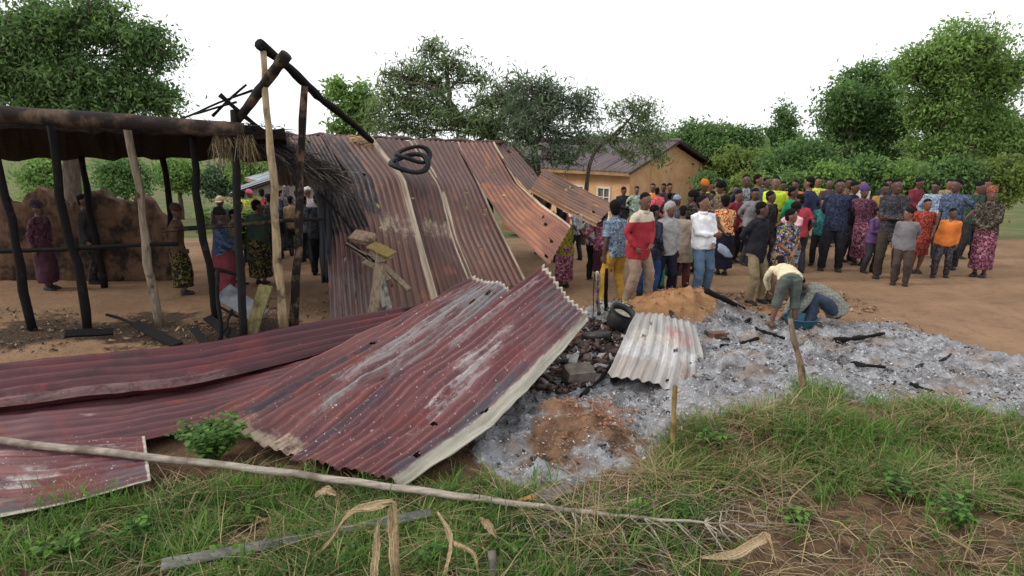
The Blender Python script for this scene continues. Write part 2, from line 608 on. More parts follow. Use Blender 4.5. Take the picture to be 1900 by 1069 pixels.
def sheet(name, left, right, mat, parent=None, waves=9, amp=0.015, nl=100, dent=0.012, seed=0, lip=None, tear=0.0, lift=0.0, phase=0.0, kink=False, holes=0):
    """corrugated iron sheet between two edge lines; ridges run along the lines. lip=(side, start u, drop) bends one edge down"""
    nu = waves * 8 + 1
    u = np.linspace(0, 1, nu); t = np.linspace(0, 1, nl)
    L, Rr = (crease(left, t), crease(right, t)) if kink else (cat(left, t), cat(right, t))
    r = np.random.default_rng(seed)
    if tear:
        e0 = np.ones(nu)
    P = L[:, None] * (1 - u)[None, :, None] + Rr[:, None] * u[None, :, None]
    dT = np.gradient(P, axis=0); dU = np.gradient(P, axis=1)
    N = np.cross(dU, dT); N /= (np.linalg.norm(N, axis=2, keepdims=True) + 1e-9)
    if N[nl // 2, nu // 2, 2] < 0:
        N = -N
    wid = np.linalg.norm(Rr[nl // 2] - L[nl // 2])
    leng = np.sum(np.linalg.norm(np.diff((L + Rr) / 2, axis=0), axis=1))
    UU, TT = np.meshgrid(u, t)
    h = amp * np.cos(2 * np.pi * (waves * UU + phase))
    h = h + dent * fbm(UU * wid * 2.2 + seed * 3.7, TT * leng * 1.5 + seed, 71 + seed) * 1.6
    h = h + lift
    if lip:
        side, us, drop = lip
        k = np.clip((UU - us) / (1 - us), 0, 1) if side > 0 else np.clip((us - UU) / us, 0, 1)
        h = h - drop * k ** 1.3
        h = h * 1.0
    P = P + N * h[..., None]
    # uneven cut ends
    if tear:
        jag = (vnoise(u * waves * 1.7, u * 0 + seed, 5) - 0.5) * tear
        wgt = np.clip((TT - 0.9) / 0.1, 0, 1) - np.clip((0.1 - TT) / 0.1, 0, 1)
        P = P + (dT / (np.linalg.norm(dT, axis=2, keepdims=True) + 1e-9)) * (jag[None, :] * wgt)[..., None]
    V = P.reshape(-1, 3)
    i = np.arange(nl * nu).reshape(nl, nu)
    F = np.stack((i[:-1, :-1], i[:-1, 1:], i[1:, 1:], i[1:, :-1]), -1).reshape(-1, 4)
    if holes:
        fu = (UU[:-1, :-1] + 0.5 / nu).ravel(); ft_ = (TT[:-1, :-1] + 0.5 / nl).ravel()
        keep = np.ones(len(F), bool)
        for q in range(holes):
            hu, ht = r.uniform(0.08, 0.92), r.uniform(0.04, 0.96); ru, rt = r.uniform(0.012, 0.035) / wid, r.uniform(0.02, 0.06) / leng
            keep &= ((fu - hu) / ru) ** 2 + ((ft_ - ht) / rt) ** 2 > 1 + 0.5 * np.sin(fu * 300)
        F = F[keep]
    uvm = np.stack((UU * wid, TT * leng), -1).reshape(-1, 2)
    uvn = np.stack((UU, TT), -1).reshape(-1, 2)
    o = mesh_np(name, V, F, mat, parent, True, uv={'UVMap': uvm, 'uvn': uvn})
    md = o.modifiers.new('thickness', 'SOLIDIFY'); md.thickness = 0.003; md.offset = 0
    return o


MAR1, MAR2 = (128, 76, 76), (98, 52, 56)
RED1, RED2 = (118, 74, 66), (98, 62, 60)
# --- the collapsed main roof: every strip is a part
roof = thing('collapsed_roof', 'large collapsed rusty corrugated iron roof slumped from its ridge to the ground', 'roof', at(760, 560, 9.2))
roof.location = (0, 0, 0)
roof_base = gp(760, 575); roof.location = tuple(roof_base)


def rel(pts, base):
    return [np.asarray(p, float) - np.asarray(base, float) for p in pts]


def roof_sheet(lp, rp, mat, **kw):
    return sheet('corrugated_sheet', rel([at(*p) for p in lp], roof_base), rel([at(*p) for p in rp], roof_base), mat, roof, kink=True, holes=7, **kw)


PALE = (188, 170, 148)
m_r = [
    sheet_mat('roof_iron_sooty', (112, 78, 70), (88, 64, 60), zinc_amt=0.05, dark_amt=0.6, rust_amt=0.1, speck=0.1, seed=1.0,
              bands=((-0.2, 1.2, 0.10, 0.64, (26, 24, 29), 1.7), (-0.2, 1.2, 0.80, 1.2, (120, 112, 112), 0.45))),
    sheet_mat('roof_iron_soot_edge', (114, 80, 68), (94, 68, 62), zinc_amt=0.05, dark_amt=0.35, rust_amt=0.25, speck=0.12, seed=2.2, edges=((0.89, 1.05),), pale=PALE,
              bands=((-0.2, 0.4, 0.05, 0.55, (36, 31, 35), 1.4), (0.3, 0.95, 0.60, 0.66, (172, 158, 140), 0.9))),
    sheet_mat('roof_iron_dark', (104, 72, 62), (82, 58, 54), zinc_amt=0.05, dark_amt=0.5, rust_amt=0.25, speck=0.12, seed=3.1, edges=((0.87, 1.05),), pale=PALE,
              bands=((0.0, 0.6, 0.30, 0.5, (54, 44, 46), 0.6), (0.2, 0.9, 0.60, 0.65, (172, 158, 140), 0.7), (-0.2, 0.15, 0.2, 0.8, (52, 44, 48), 0.7))),
    sheet_mat('roof_iron_red', (114, 78, 66), (94, 66, 60), zinc_amt=0.1, dark_amt=0.3, rust_amt=0.3, speck=0.2, seed=4.4, edges=((0.97, 1.05),), pale=PALE,
              bands=((-0.1, 1.2, 0.02, 0.45, (84, 66, 66), 0.5),)),
    sheet_mat('roof_iron_orange', (146, 96, 74), (120, 78, 66), zinc_amt=0.06, dark_amt=0.22, rust_amt=0.6, rust=(168, 110, 78), speck=0.1, seed=5.2, edges=((0.965, 1.05),), pale=(214, 194, 164),
              bands=((-0.1, 1.2, -0.1, 0.42, (88, 70, 70), 0.7),)),
    sheet_mat('roof_iron_brown', (104, 80, 72), (88, 68, 64), zinc_amt=0.02, dark_amt=0.3, rust_amt=0.3, speck=0.0, seed=6.6),
    sheet_mat('roof_iron_tan', (122, 92, 76), (98, 72, 64), zinc_amt=0.02, dark_amt=0.3, rust_amt=0.55, rust=(150, 104, 72), speck=0.0, seed=7.7, bands=((0.82, 1.2, -0.1, 1.2, (160, 120, 86), 0.8),)),
]
# (ridge, crease, lower, foot) for left and right edges
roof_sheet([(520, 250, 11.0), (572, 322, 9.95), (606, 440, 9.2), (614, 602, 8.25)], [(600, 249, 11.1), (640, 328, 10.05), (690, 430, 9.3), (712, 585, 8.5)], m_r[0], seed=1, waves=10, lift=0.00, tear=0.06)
roof_sheet([(592, 249, 11.1), (648, 328, 10.05), (676, 430, 9.35), (690, 590, 8.45)], [(688, 254, 11.4), (752, 334, 10.35), (778, 435, 9.6), (816, 566, 8.75)], m_r[1], seed=2, waves=9, lift=0.02, tear=0.05)
roof_sheet([(680, 253, 11.4), (744, 335, 10.35), (772, 436, 9.6), (806, 575, 8.75)], [(768, 260, 11.8), (822, 345, 10.7), (846, 440, 9.9), (888, 545, 9.1)], m_r[2], seed=3, waves=9, lift=0.005, tear=0.04)
roof_sheet([(762, 259, 11.8), (812, 343, 10.7), (838, 438, 9.9), (884, 548, 9.1)], [(850, 264, 12.2), (890, 345, 11.0), (930, 432, 10.2), (980, 532, 9.4)], m_r[3], seed=4, waves=9, lift=0.02)
roof_sheet([(840, 263, 12.2), (876, 325, 11.2), (930, 412, 10.2), (1022, 498, 8.9)], [(915, 264, 12.5), (962, 345, 11.4), (1004, 382, 10.6), (1062, 424, 9.6)], m_r[4], seed=5, waves=9, lift=0.03)
roof_sheet([(905, 263, 12.5), (945, 318, 11.6), (985, 362, 10.9)], [(948, 272, 12.8), (985, 315, 12.0), (1012, 352, 11.3)], m_r[5], seed=6, waves=6, lift=0.01)
roof_sheet([(1008, 314, 11.2), (1062, 342, 10.8), (1142, 382, 10.2)], [(982, 352, 10.8), (1040, 386, 10.4), (1106, 419, 9.85)], m_r[6], seed=7, waves=9, lift=0.0, lip=(1, 0.86, 0.05))
# unseen back slope of the roof, added to block light from behind
for k in range(6):
    a, b = k / 6.0, (k + 1) / 6.0
    l0 = at(500, 249, 10.9) * (1 - a) + at(940, 268, 12.7) * a; r0 = at(500, 249, 10.9) * (1 - b) + at(940, 268, 12.7) * b
    dn = np.array((-0.55, 1.7, -1.0))
    sheet('back_sheet', rel([l0 + (0, 0, -.02), l0 + dn], roof_base), rel([r0 + (0, 0, -.02), r0 + dn], roof_base), m_r[5], roof, seed=20 + k, waves=8)
# ridge cap and nail holes are geometry too: a dented ridge roll
mb = MB(); pts = []
for k in range(25):
    a = k / 24.0
    p = at(515, 250, 11.0) * (1 - a) + at(935, 265, 12.6) * a
    pts.append(p - roof_base + (0, 0.02, 0.005 + 0.02 * math.sin(k * 2.1) + 0.012 * math.sin(k * 5.3)))
mb.tube(pts, [0.035 + 0.012 * math.sin(k * 1.7) for k in range(25)], 8).build('ridge_cap', m_r[5], roof, True)
char = wood('charred_wood', (62, 52, 46), (20, 18, 18), 0.75, 6.0)
greyw = wood('weathered_wood', (136, 122, 106), (46, 40, 38), 0.18, 5.0, 3.0)
palew = wood('pale_peeled_wood', (168, 148, 118), (54, 44, 38), 0.22, 3.0, 5.0)
for p0, p1 in (((660, 340, 10.6), (668, 560, 10.3)), ((905, 330, 11.8), (915, 520, 11.4)), ((1035, 360, 11.0), (1040, 520, 10.7))):
    q0 = at(*p0); q1 = at(*p1); q1 = np.array((q1[0], q1[1], float(gz(q1[0], q1[1])) - 0.05))
    MB().tube(rel([q0, (q0 + q1) / 2 + (0.04, 0, 0), q1], roof_base), [0.045, 0.05, 0.055], 8).build('post', char, roof, True)
# broken clay ridge mortar, the tan crumble near the ridge
tan = plain('dry_clay', (178, 150, 112), 0.95, 0.3, 14, 0.5)
mb = MB()
for k in range(26):
    a = random.random(); p = at(652 + 46 * a, 258 + 11 * a + random.uniform(-6, 8), 11.05 + 0.1 * a) - roof_base
    s_ = random.uniform(0.015, 0.05)
    mb.ell(p + (0, -0.05, 0.02), s_ * 1.6, s_, s_ * 0.6, None, 6, 3)
mb.build('ridge_mortar', tan, roof)

# --- loose sheets in front
zn = (150, 150, 154)
mA = sheet_mat('maroon_iron_near', MAR1, MAR2, zinc=zn, dark=(54, 50, 58), rust=(116, 56, 50), zinc_amt=0.20, dark_amt=0.5, rust_amt=0.3, speck=0.8, seed=11.0, end=0.014,
               edges=((0.925, 1.05),), pale=(204, 198, 180),
               bands=((0.80, 1.2, 0.0, 0.56, (78, 82, 88), 0.85), (0.30, 1.2, 0.82, 1.2, (96, 94, 100), 0.72), (0.36, 0.44, 0.42, 0.70, (200, 196, 194), 0.6), (0.48, 0.54, 0.30, 0.60, (206, 202, 200), 0.7), (0.60, 0.64, 0.22, 0.50, (206, 202, 200), 0.65), (0.08, 0.14, 0.55, 0.95, (176, 172, 172), 0.6), (0.60, 0.76, 0.50, 0.64, (122, 30, 36), 0.5),
                      (-0.2, 0.12, 0.0, 0.42, (64, 60, 72), 0.6)))
mB = sheet_mat('maroon_iron_scorched', (124, 76, 74), (92, 54, 58), zinc=(180, 178, 176), dark=(48, 46, 54), rust=(126, 62, 50), zinc_amt=0.46, dark_amt=0.5, rust_amt=0.5, speck=0.7, end=0.012, seed=12.7,
               pale=(198, 188, 168),
               bands=((0.35, 0.52, 0.40, 1.2, (160, 158, 156), 0.7), (0.58, 0.66, 0.20, 1.2, (150, 148, 146), 0.75), (0.72, 0.90, 0.50, 1.2, (140, 138, 138), 0.7), (0.1, 1.2, 0.85, 1.2, (132, 132, 136), 0.8), (0.16, 0.27, 0.1, 0.6, (44, 46, 58), 0.8), (0.2, 1.2, -0.1, 0.06, (190, 176, 148), 0.7)))
mC = sheet_mat('maroon_iron_deep', (94, 42, 48), (70, 32, 40), zinc=(150, 132, 128), dark=(36, 22, 28), rust=(120, 46, 42), zinc_amt=0.10, dark_amt=0.4, rust_amt=0.3, speck=0.3, seed=13.3,
               bands=((0.66, 0.9, 0.0, 0.7, (140, 112, 108), 0.45),))
mD = sheet_mat('maroon_iron_dusty', (110, 66, 70), (90, 52, 58), zinc=(160, 146, 142), dark=(52, 38, 44), rust=(126, 60, 54), zinc_amt=0.3, dark_amt=0.35, rust_amt=0.35, speck=0.4, seed=14.1)
mE = sheet_mat('bare_iron_ashy', (174, 170, 166), (152, 148, 145), zinc=(214, 216, 220), dark=(86, 80, 80), rust=(158, 132, 116), zinc_amt=0.30, dark_amt=0.22, rust_amt=0.25, speck=0.25, seed=15.5,
               bands=((-0.2, 1.2, 0.50, 0.74, (226, 228, 232), 0.4), (0.52, 0.86, 0.20, 0.40, (168, 118, 116), 0.75), (0.1, 0.7, 0.30, 0.5, (222, 214, 200), 0.5), (0.72, 1.2, 0.66, 0.95, (120, 104, 102), 0.5), (-0.2, 0.5, 0.74, 1.2, (166, 150, 138), 0.6)))


def free_sheet(lp, rp, mat, label, base, **kw):
    b = np.asarray(base, float)
    o = sheet('corrugated_sheet', rel(lp, b), rel(rp, b), mat, None, **kw)
    o.location = tuple(b)
    return tag(o, label, 'roofing sheet', 'loose corrugated sheets off the burnt roof')


free_sheet([at(541, 858, 4.25), at(660, 764, 4.80), at(800, 655, 5.6), at(920, 563, 6.5), at(1007, 496, 7.2)],
           [at(745, 895, 3.98), at(892, 797, 4.45), at(985, 706, 5.15), at(1045, 645, 5.8), at(1092, 594, 6.6)],
           mA, 'nearest maroon corrugated sheet with pale bent right edge, lying over the others', gp(640, 875), waves=12, amp=0.017, nl=130, dent=0.045, holes=5, seed=31, lip=(1, 0.92, 0.085), tear=0.05, lift=0.035)
free_sheet([at(372, 782, 4.85), at(530, 694, 5.45), at(720, 596, 6.5), at(882, 514, 7.6)],
           [at(580, 862, 4.25), at(700, 758, 4.85), at(830, 650, 5.7), at(958, 540, 7.2)],
           mB, 'scorched maroon and grey corrugated sheet tucked beneath the nearest one', gp(480, 830), waves=11, amp=0.018, nl=120, dent=0.045, holes=5, seed=32, tear=0.05)
free_sheet([gp(-40, 690, 0.30), gp(180, 666, 0.30), gp(400, 641, 0.30), at(752, 577, 7.8)],
           [gp(-60, 772, 0.20), gp(180, 746, 0.20), gp(400, 716, 0.21), at(760, 625, 7.0)],
           mC, 'deep maroon corrugated sheet lying crosswise in front of the burnt posts', gp(300, 720), waves=5, amp=0.046, nl=80, dent=0.02, seed=33, lift=0.02)
free_sheet([gp(-60, 756, 0.17), gp(180, 734, 0.17), gp(400, 704, 0.18), at(660, 650, 6.2)],
           [gp(-80, 868, 0.10), gp(160, 842, 0.11), gp(390, 790, 0.12), at(640, 710, 5.3)],
           mD, 'dusty maroon corrugated sheet half hidden under the scorched one', gp(250, 790), waves=8, amp=0.026, nl=80, dent=0.02, seed=34, lift=0.0)
free_sheet([gp(-90, 830, 0.16), gp(90, 832, 0.16), gp(270, 816, 0.16)], [gp(-120, 985, 0.10), gp(60, 960, 0.10), gp(282, 905, 0.10)],
           mA, 'maroon corrugated sheet end lying on the grass below the dusty one', gp(80, 900), waves=9, amp=0.015, nl=100, dent=0.02, seed=35, lift=0.03)
free_sheet([at(1181, 577, 7.15), at(1165, 612, 6.75), at(1148, 650, 6.3), at(1127, 692, 5.85)],
           [at(1290, 596, 6.9), at(1304, 634, 6.5), at(1310, 680, 6.1), at(1300, 738, 5.6)],
           mE, 'small bare grey corrugated sheet dusted with ash beside the earth mound', gp(1215, 720), waves=9, amp=0.014, nl=60, dent=0.05, holes=4, seed=36, tear=0.04, lip=(1, 0.88, 0.06))


# ================================================================== POLES AND PLANKS
def wob(p0, p1, n=9, a=0.02, seed=0):
    r = np.random.default_rng(seed)
    p0 = np.asarray(p0, float); p1 = np.asarray(p1, float)
    L = np.linalg.norm(p1 - p0)
    o = []
    ph = r.uniform(0, 6.28, 6)
    for i in range(n):
        t = i / (n - 1)
        q = p0 * (1 - t) + p1 * t
        s_ = math.sin(math.pi * t)
        q = q + a * np.array((math.sin(3.1 * t * L + ph[0]) + 0.4 * math.sin(9 * t * L + ph[1]), math.sin(2.7 * t * L + ph[2]), 0.5 * math.sin(3.7 * t * L + ph[3]))) * (0.35 + 0.65 * s_)
        o.append(q)
    return o


def pole(name, p0, p1, r0, r1, mat, parent=None, base=(0, 0, 0), a=0.02, seed=0, n=10, segs=9, knots=0.12):
    r = np.random.default_rng(seed + 100)
    pts = rel(wob(p0, p1, n, a, seed), base)
    rad = [(r0 * (1 - i / (n - 1)) + r1 * i / (n - 1)) * (1 + r.uniform(-knots, knots)) for i in range(n)]
    return MB().tube(pts, rad, segs).build(name, mat, parent, True)


def plank(name, p0, p1, wid, th, mat, parent=None, base=(0, 0, 0), up=(0, -0.6, 0.8), taper=0.92):
    p0 = np.asarray(p0, float) - np.asarray(base); p1 = np.asarray(p1, float) - np.asarray(base)
    d = p1 - p0; L = np.linalg.norm(d); d = d / L
    u_ = np.asarray(up, float); x = np.cross(d, u_); x /= np.linalg.norm(x); z = np.cross(x, d)
    mb = MB(); n = 5
    v = []; f = []
    for i in range(n):
        t = i / (n - 1); q = p0 + d * L * t + z * 0.006 * math.sin(5 * t + L)
        w_ = wid * (1 - (1 - taper) * t) * (1 + 0.04 * math.sin(7 * t + L * 9))
        for (a, b) in ((-1, -1), (1, -1), (1, 1), (-1, 1)):
            v.append(q + x * a * w_ / 2 + z * b * th / 2)
    for i in range(n - 1):
        for k in range(4):
            f.append((i * 4 + k, i * 4 + (k + 1) % 4, (i + 1) * 4 + (k + 1) % 4, (i + 1) * 4 + k))
    f.append((3, 2, 1, 0)); f.append(tuple((n - 1) * 4 + k for k in range(4)))
    o = mb.add(v, f).build(name, mat, parent)
    bv = o.modifiers.new('worn_edges', 'BEVEL'); bv.width = min(0.006, th * 0.3); bv.segments = 2
    return o


# burnt shelter frame at the left
sb = gp(525, 610)
fr = thing('burnt_shelter', 'charred pole frame of a burnt shelter with bare rafters crossing at the top', 'shelter', tuple(sb))
Yp = 7.95
pole('post', at(488, 92, 7.95), gp(526, 612), 0.035, 0.06, palew, fr, sb, 0.022, 1, 16)
pole('post', at(564, 160, 8.05), gp(546, 608), 0.045, 0.058, wood('scorched_post', (112, 92, 74), (30, 26, 25), 0.55, 5, 2.0), fr, sb, 0.022, 2, 16)
pole('post', at(433, 205, 8.1), gp(452, 640, 0.02), 0.045, 0.05, char, fr, sb, 0.012, 3, 12)
pole('rafter', at(482, 82, 7.9), at(690, 262, 10.9), 0.060, 0.050, char, fr, sb, 0.022, 4, 22, 9, 0.22)
pole('rafter', at(533, 102, 7.85), at(440, 222, 8.15), 0.072, 0.055, wood('scorched_rafter', (98, 84, 70), (34, 29, 27), 0.5, 4, 6.0), fr, sb, 0.014, 5, 12)
pole('rafter', at(407, 176, 8.0), at(545, 285, 8.4), 0.03, 0.022, char, fr, sb, 0.018, 6, 12)
pole('batten', at(458, 158, 8.2), at(395, 215, 8.3), 0.014, 0.02, char, fr, sb, 0.015, 7, 8)
pole('batten', at(330, 222, 8.3), at(470, 168, 8.2), 0.013, 0.016, char, fr, sb, 0.015, 8, 8)
pole('batten', at(360, 212, 8.25), at(438, 190, 8.2), 0.012, 0.016, char, fr, sb, 0.02, 9, 8)
pole('rail', at(300, 428, 9.0), at(600, 405, 9.0), 0.034, 0.03, wood('smoked_rail', (92, 78, 64), (36, 31, 29), 0.5, 5, 8.0), fr, sb, 0.015, 10, 12)
pole('brace', at(578, 343, 9.0), at(684, 455, 9.1), 0.03, 0.026, wood('ashen_brace', (96, 88, 84), (24, 22, 24), 0.6, 7, 9.0), fr, sb, 0.02, 11, 10)
pole('beam', at(-80, 205, 7.7), at(452, 242, 8.0), 0.105, 0.09, wood('smoked_beam', (92, 76, 64), (40, 34, 31), 0.45, 4, 12.0), fr, sb, 0.012, 12, 16, 12, 0.06)
# rest of the thatch hanging from the frame


def strands(name, lines, mat, parent=None, base=(0, 0, 0), rad=0.004, rnd=None):
    """many thin blades; lines = array (n,k,3)"""
    Ls = np.asarray(lines, float) - np.asarray(base, float)
    n, k, _ = Ls.shape
    d = Ls[:, -1] - Ls[:, 0]
    r = np.random.default_rng(n)
    h = r.normal(size=(n, 3))
    s_ = np.cross(d, h); s_ /= (np.linalg.norm(s_, axis=1, keepdims=True) + 1e-9)
    s2 = np.cross(d, s_); s2 /= (np.linalg.norm(s2, axis=1, keepdims=True) + 1e-9)
    rr = (rad * r.uniform(0.6, 1.4, n))[:, None]
    V = np.empty((n, k, 3, 3))
    for j in range(k):
        tp = 1.0 - 0.6 * j / (k - 1)
        V[:, j, 0] = Ls[:, j] + s_ * rr * tp
        V[:, j, 1] = Ls[:, j] - s_ * rr * 0.5 * tp + s2 * rr * 0.86 * tp
        V[:, j, 2] = Ls[:, j] - s_ * rr * 0.5 * tp - s2 * rr * 0.86 * tp
    idx = np.arange(n * k * 3).reshape(n, k, 3)
    F = []
    for j in range(k - 1):
        for q in range(3):
            q2 = (q + 1) % 3
            F.append(np.stack((idx[:, j, q], idx[:, j, q2], idx[:, j + 1, q2], idx[:, j + 1, q]), -1))
    F = np.concatenate(F)
    rv = np.repeat(r.uniform(0, 1, n), k * 3)
    return mesh_np(name, V.reshape(-1, 3), F, mat, parent, attrs={'rnd': rv})


burnt_thatch = leaf_mat('burnt_thatch', (26, 23, 24), (92, 84, 82), (150, 140, 128), 0.0)
straw_thatch = leaf_mat('straw_thatch', (58, 48, 36), (140, 120, 90), (176, 156, 120), 0.0)
ls = []
r = np.random.default_rng(4)
for i in range(1500):
    t_ = r.uniform(0, 1); w_ = r.normal(0, 1)
    a = at(470 + 150 * t_, 258 + 72 * t_ + w_ * 11, 8.35 + 0.7 * t_)
    ln = r.uniform(0.12, 0.42)
    d = np.array((0.75, 0.25, -0.42)) + r.normal(0, 0.28, 3)
    d /= np.linalg.norm(d)
    ls.append([a, a + d * ln * 0.5 + r.normal(0, 0.012, 3), a + d * ln + (0, 0, -0.05)])
tag(strands('thatch', ls, burnt_thatch, fr, sb, 0.005), kind='stuff')
ls = []
for i in range(420):
    a = at(r.uniform(394, 470), 262 + r.normal(0, 7), 8.0 + r.uniform(-0.1, 0.15))
    ln = r.uniform(0.1, 0.36)
    d = np.array((r.normal(0.1, 0.25), r.normal(0, 0.2), -1.0)); d /= np.linalg.norm(d)
    ls.append([a, a + d * ln * 0.5 + r.normal(0, 0.01, 3), a + d * ln])
tag(strands('thatch_fringe', ls, straw_thatch, fr, sb, 0.004), kind='stuff')
# roof slope of the shelter that still stands further left: a slab of smoked thatch
mb = MB(); v = []; f = []
n = 40
rr = np.random.default_rng(9)
for i in range(n):
    t_ = i / (n - 1)
    a = at(-160 + 690 * t_, 232 + 26 * t_, 8.15); b = at(-160 + 690 * t_, 296 + 3 * math.sin(i * 1.3) + (0 if t_ < 0.85 else (t_ - 0.85) * 60), 10.6)
    th = 0.10 + rr.uniform(0, 0.05)
    for q in (a + (0, 0, th), a, b, b + (0, 0, th)):
        v.append(q - sb + rr.normal(0, 0.012, 3))
for i in range(n - 1):
    for k in range(4):
        f.append((i * 4 + k, i * 4 + (k + 1) % 4, (i + 1) * 4 + (k + 1) % 4, (i + 1) * 4 + k))
f.append((3, 2, 1, 0)); f.append(tuple((n - 1) * 4 + k for k in range(4)))
mb.add(v, f).build('thatch_slope', plain('smoked_thatch', (48, 42, 38), 0.98, 0.5, 9, 0.9, 0.05, (1, 6, 6)), fr)
ls = []
for i in range(2600):
    t_ = r.uniform(0, 1); s_ = r.uniform(0, 1)
    a = at(-160 + 690 * t_, 229 + 26 * t_, 8.15) * (1 - s_) + at(-160 + 690 * t_, 292, 10.6) * s_ + (0, 0, 0.14)
    d = np.array((r.normal(0, 0.3), 1, -0.2 + r.normal(0, 0.16))); d /= np.linalg.norm(d)
    if s_ < 0.12: d = -d * 0.7
    ls.append([a, a + d * 0.15, a + d * r.uniform(0.2, 0.4) + (0, 0, -0.03)])
tag(strands('thatch_top', ls, burnt_thatch, fr, sb, 0.006), kind='stuff')
for k, (px, Yq) in enumerate(((350, 8.2), (235, 8.1), (90, 8.0), (-20, 7.9), (300, 10.4), (150, 10.4))):
    t0 = at(px, 225 if Yq < 9 else 290, Yq)
    pole('post', t0, (t0[0] + 0.05, t0[1], -0.05), 0.045, 0.055, char if k != 1 else greyw, fr, sb, 0.03, 30 + k, 10)
for k, (px0, py0, px1, py1, Yq) in enumerate(((-60, 470, 330, 452, 8.05),)):
    pole('rail', at(px0, py0, Yq), at(px1, py1, Yq + 0.1), 0.03, 0.028, char, fr, sb, 0.015, 40 + k, 10)

# smoke-blackened mud wall at the back of the shelter
wb = at(110, 470, 11.0); wb[2] = -0.05
n = 60; v = []; f = []
rw = np.random.default_rng(12)
for i in range(n):
    t_ = i / (n - 1)
    x_ = at(-140, 400, 11.0)[0] * (1 - t_) + at(335, 400, 11.0)[0] * t_
    hh = 1.55 + 0.12 * math.sin(i * 0.5) + rw.normal(0, 0.04) - (0.9 * max(0, t_ - 0.86) / 0.14 if t_ > 0.86 else 0)
    for j in range(9):
        z_ = hh * j / 8
        v.append((x_ - wb[0], -0.11 + 0.02 * rw.normal() + 0.03 * math.sin(i * 0.9 + j), z_))
    for j in range(8, -1, -1):
        z_ = hh * j / 8
        v.append((x_ - wb[0], 0.11 + 0.02 * rw.normal(), z_))
for i in range(n - 1):
    for k in range(18):
        f.append((i * 18 + k, i * 18 + (k + 1) % 18, (i + 1) * 18 + (k + 1) % 18, (i + 1) * 18 + k))
f.append(tuple(reversed(range(18)))); f.append(tuple((n - 1) * 18 + k for k in range(18)))
t = NT('smoked_mud')
co = t.coord('Object')
nn = t.noise(co, 2.2, 6, 0.65); n2_ = t.noise(co, 14, 5, 0.6)
c = t.mix(t.step(nn, 0.4, 0.6), lin(44, 38, 36), lin(104, 80, 64)); c = t.mix(t.math('MULTIPLY', t.step(n2_, 0.5, 0.7), 0.5), c, lin(70, 58, 50))
t.bump(n2_, 0.8, 0.03)
o = MB().add(v, f).build('mud_wall', t.fin(c, 0.95, 0, 0.1), None, True); o.location = tuple(wb)
tag(o, 'low smoke blackened mud wall at the back of the thatched shelter', 'wall')
# black tarp edge hanging at the left end of the fallen roof
tb = gp(600, 560)
mb = MB(); v = []; f = []
for i in range(14):
    for j in range(9):
        t_ = i / 13.0; s_ = j / 8.0
        p = at(584 + 14 * t_ + (36 - 18 * t_) * s_, 335 + 190 * t_, 9.35 - 0.5 * t_) + np.array((0, 0.05 * math.sin(j * 1.9 + i * 0.35) + 0.02 * math.sin(i * 1.1), 0))
        v.append(p - tb)
for i in range(13):
    for j in range(8):
        f.append((i * 9 + j, i * 9 + j + 1, (i + 1) * 9 + j + 1, (i + 1) * 9 + j))
o = mb.add(v, f).build('black_tarp', plain('black_plastic', (26, 27, 32), 0.6, 0.4, 6, 0.2, 0.4), None, True)
o.location = tuple(tb); md = o.modifiers.new('t', 'SOLIDIFY'); md.thickness = 0.004
tag(o, 'black plastic tarp hanging at the left end of the fallen roof', 'tarp')

# boards and scrap lying inside the shelter
gs = plain('scrap_grey', (96, 98, 104), 0.7, 0.3, 5, 0.2)
o = plank('scrap_board', at(412, 540, 8.3), at(486, 588, 7.9), 0.28, 0.02, gs); tag(o, 'dull grey flat board lying aslant behind the yellowish plank', 'board')
ygw = wood('mossy_plank', (112, 104, 70), (56, 48, 36), 0.3, 4, 14.0)
o = plank('mossy_plank', at(494, 530, 7.7), at(458, 640, 7.25), 0.17, 0.04, ygw, up=(0, -1, 0.2)); tag(o, 'yellowish mossy plank leaning beside the pale post', 'plank')
o = pole('bamboo_stake', at(446, 525, 7.6), at(462, 640, 7.3), 0.022, 0.022, plain('green_bamboo', (70, 78, 46), 0.5, 0.3, 4, 0.1)); tag(o, 'short green bamboo stake left of the mossy plank', 'stake')
o = pole('stake', at(404, 500, 7.6), at(410, 660, 7.25), 0.024, 0.026, char); tag(o, 'short charred stake at the left beside the grey board', 'stake')
o = pole('bent_branch', at(395, 500, 8.5), at(444, 512, 8.4), 0.03, 0.025, char, a=0.05); tag(o, 'short charred branch lying across the grey board', 'branch')

for i, (a, b_, w_, lab) in enumerate((((385, 590, 7.9), (440, 628, 7.5), 0.12, 'charred board lying under the grey board at the left'), ((360, 610, 7.7), (395, 655, 7.2), 0.10, 'charred board left of the short charred stake'), ((470, 600, 7.7), (520, 622, 7.5), 0.08, 'charred board behind the mossy plank'),
                                      ((250, 600, 7.9), (330, 640, 7.4), 0.14, 'long charred board in the shelter at far left'), ((120, 620, 7.7), (210, 615, 7.9), 0.12, 'charred board lying near the left posts'))):
    p0 = gp(*a[:2], 0.10); p1 = gp(*b_[:2], 0.06)
    o = plank('charred_board', p0, p1, w_, 0.035, char, up=(0.1 * i, -0.4, 0.9)); tag(o, lab, 'board')
for i, (a, b_, lab) in enumerate((((396, 560), (470, 604), 'crooked burnt branch across the scrap at the left'), ((200, 585), (300, 622), 'crooked burnt branch on the dark earth of the shelter'), ((430, 575), (402, 640), 'burnt branch leaning by the short charred stake'))):
    o = pole('burnt_branch', gp(*a, 0.16), gp(*b_, 0.08), 0.022, 0.014, char, a=0.04, seed=140 + i, n=10); tag(o, lab, 'branch')
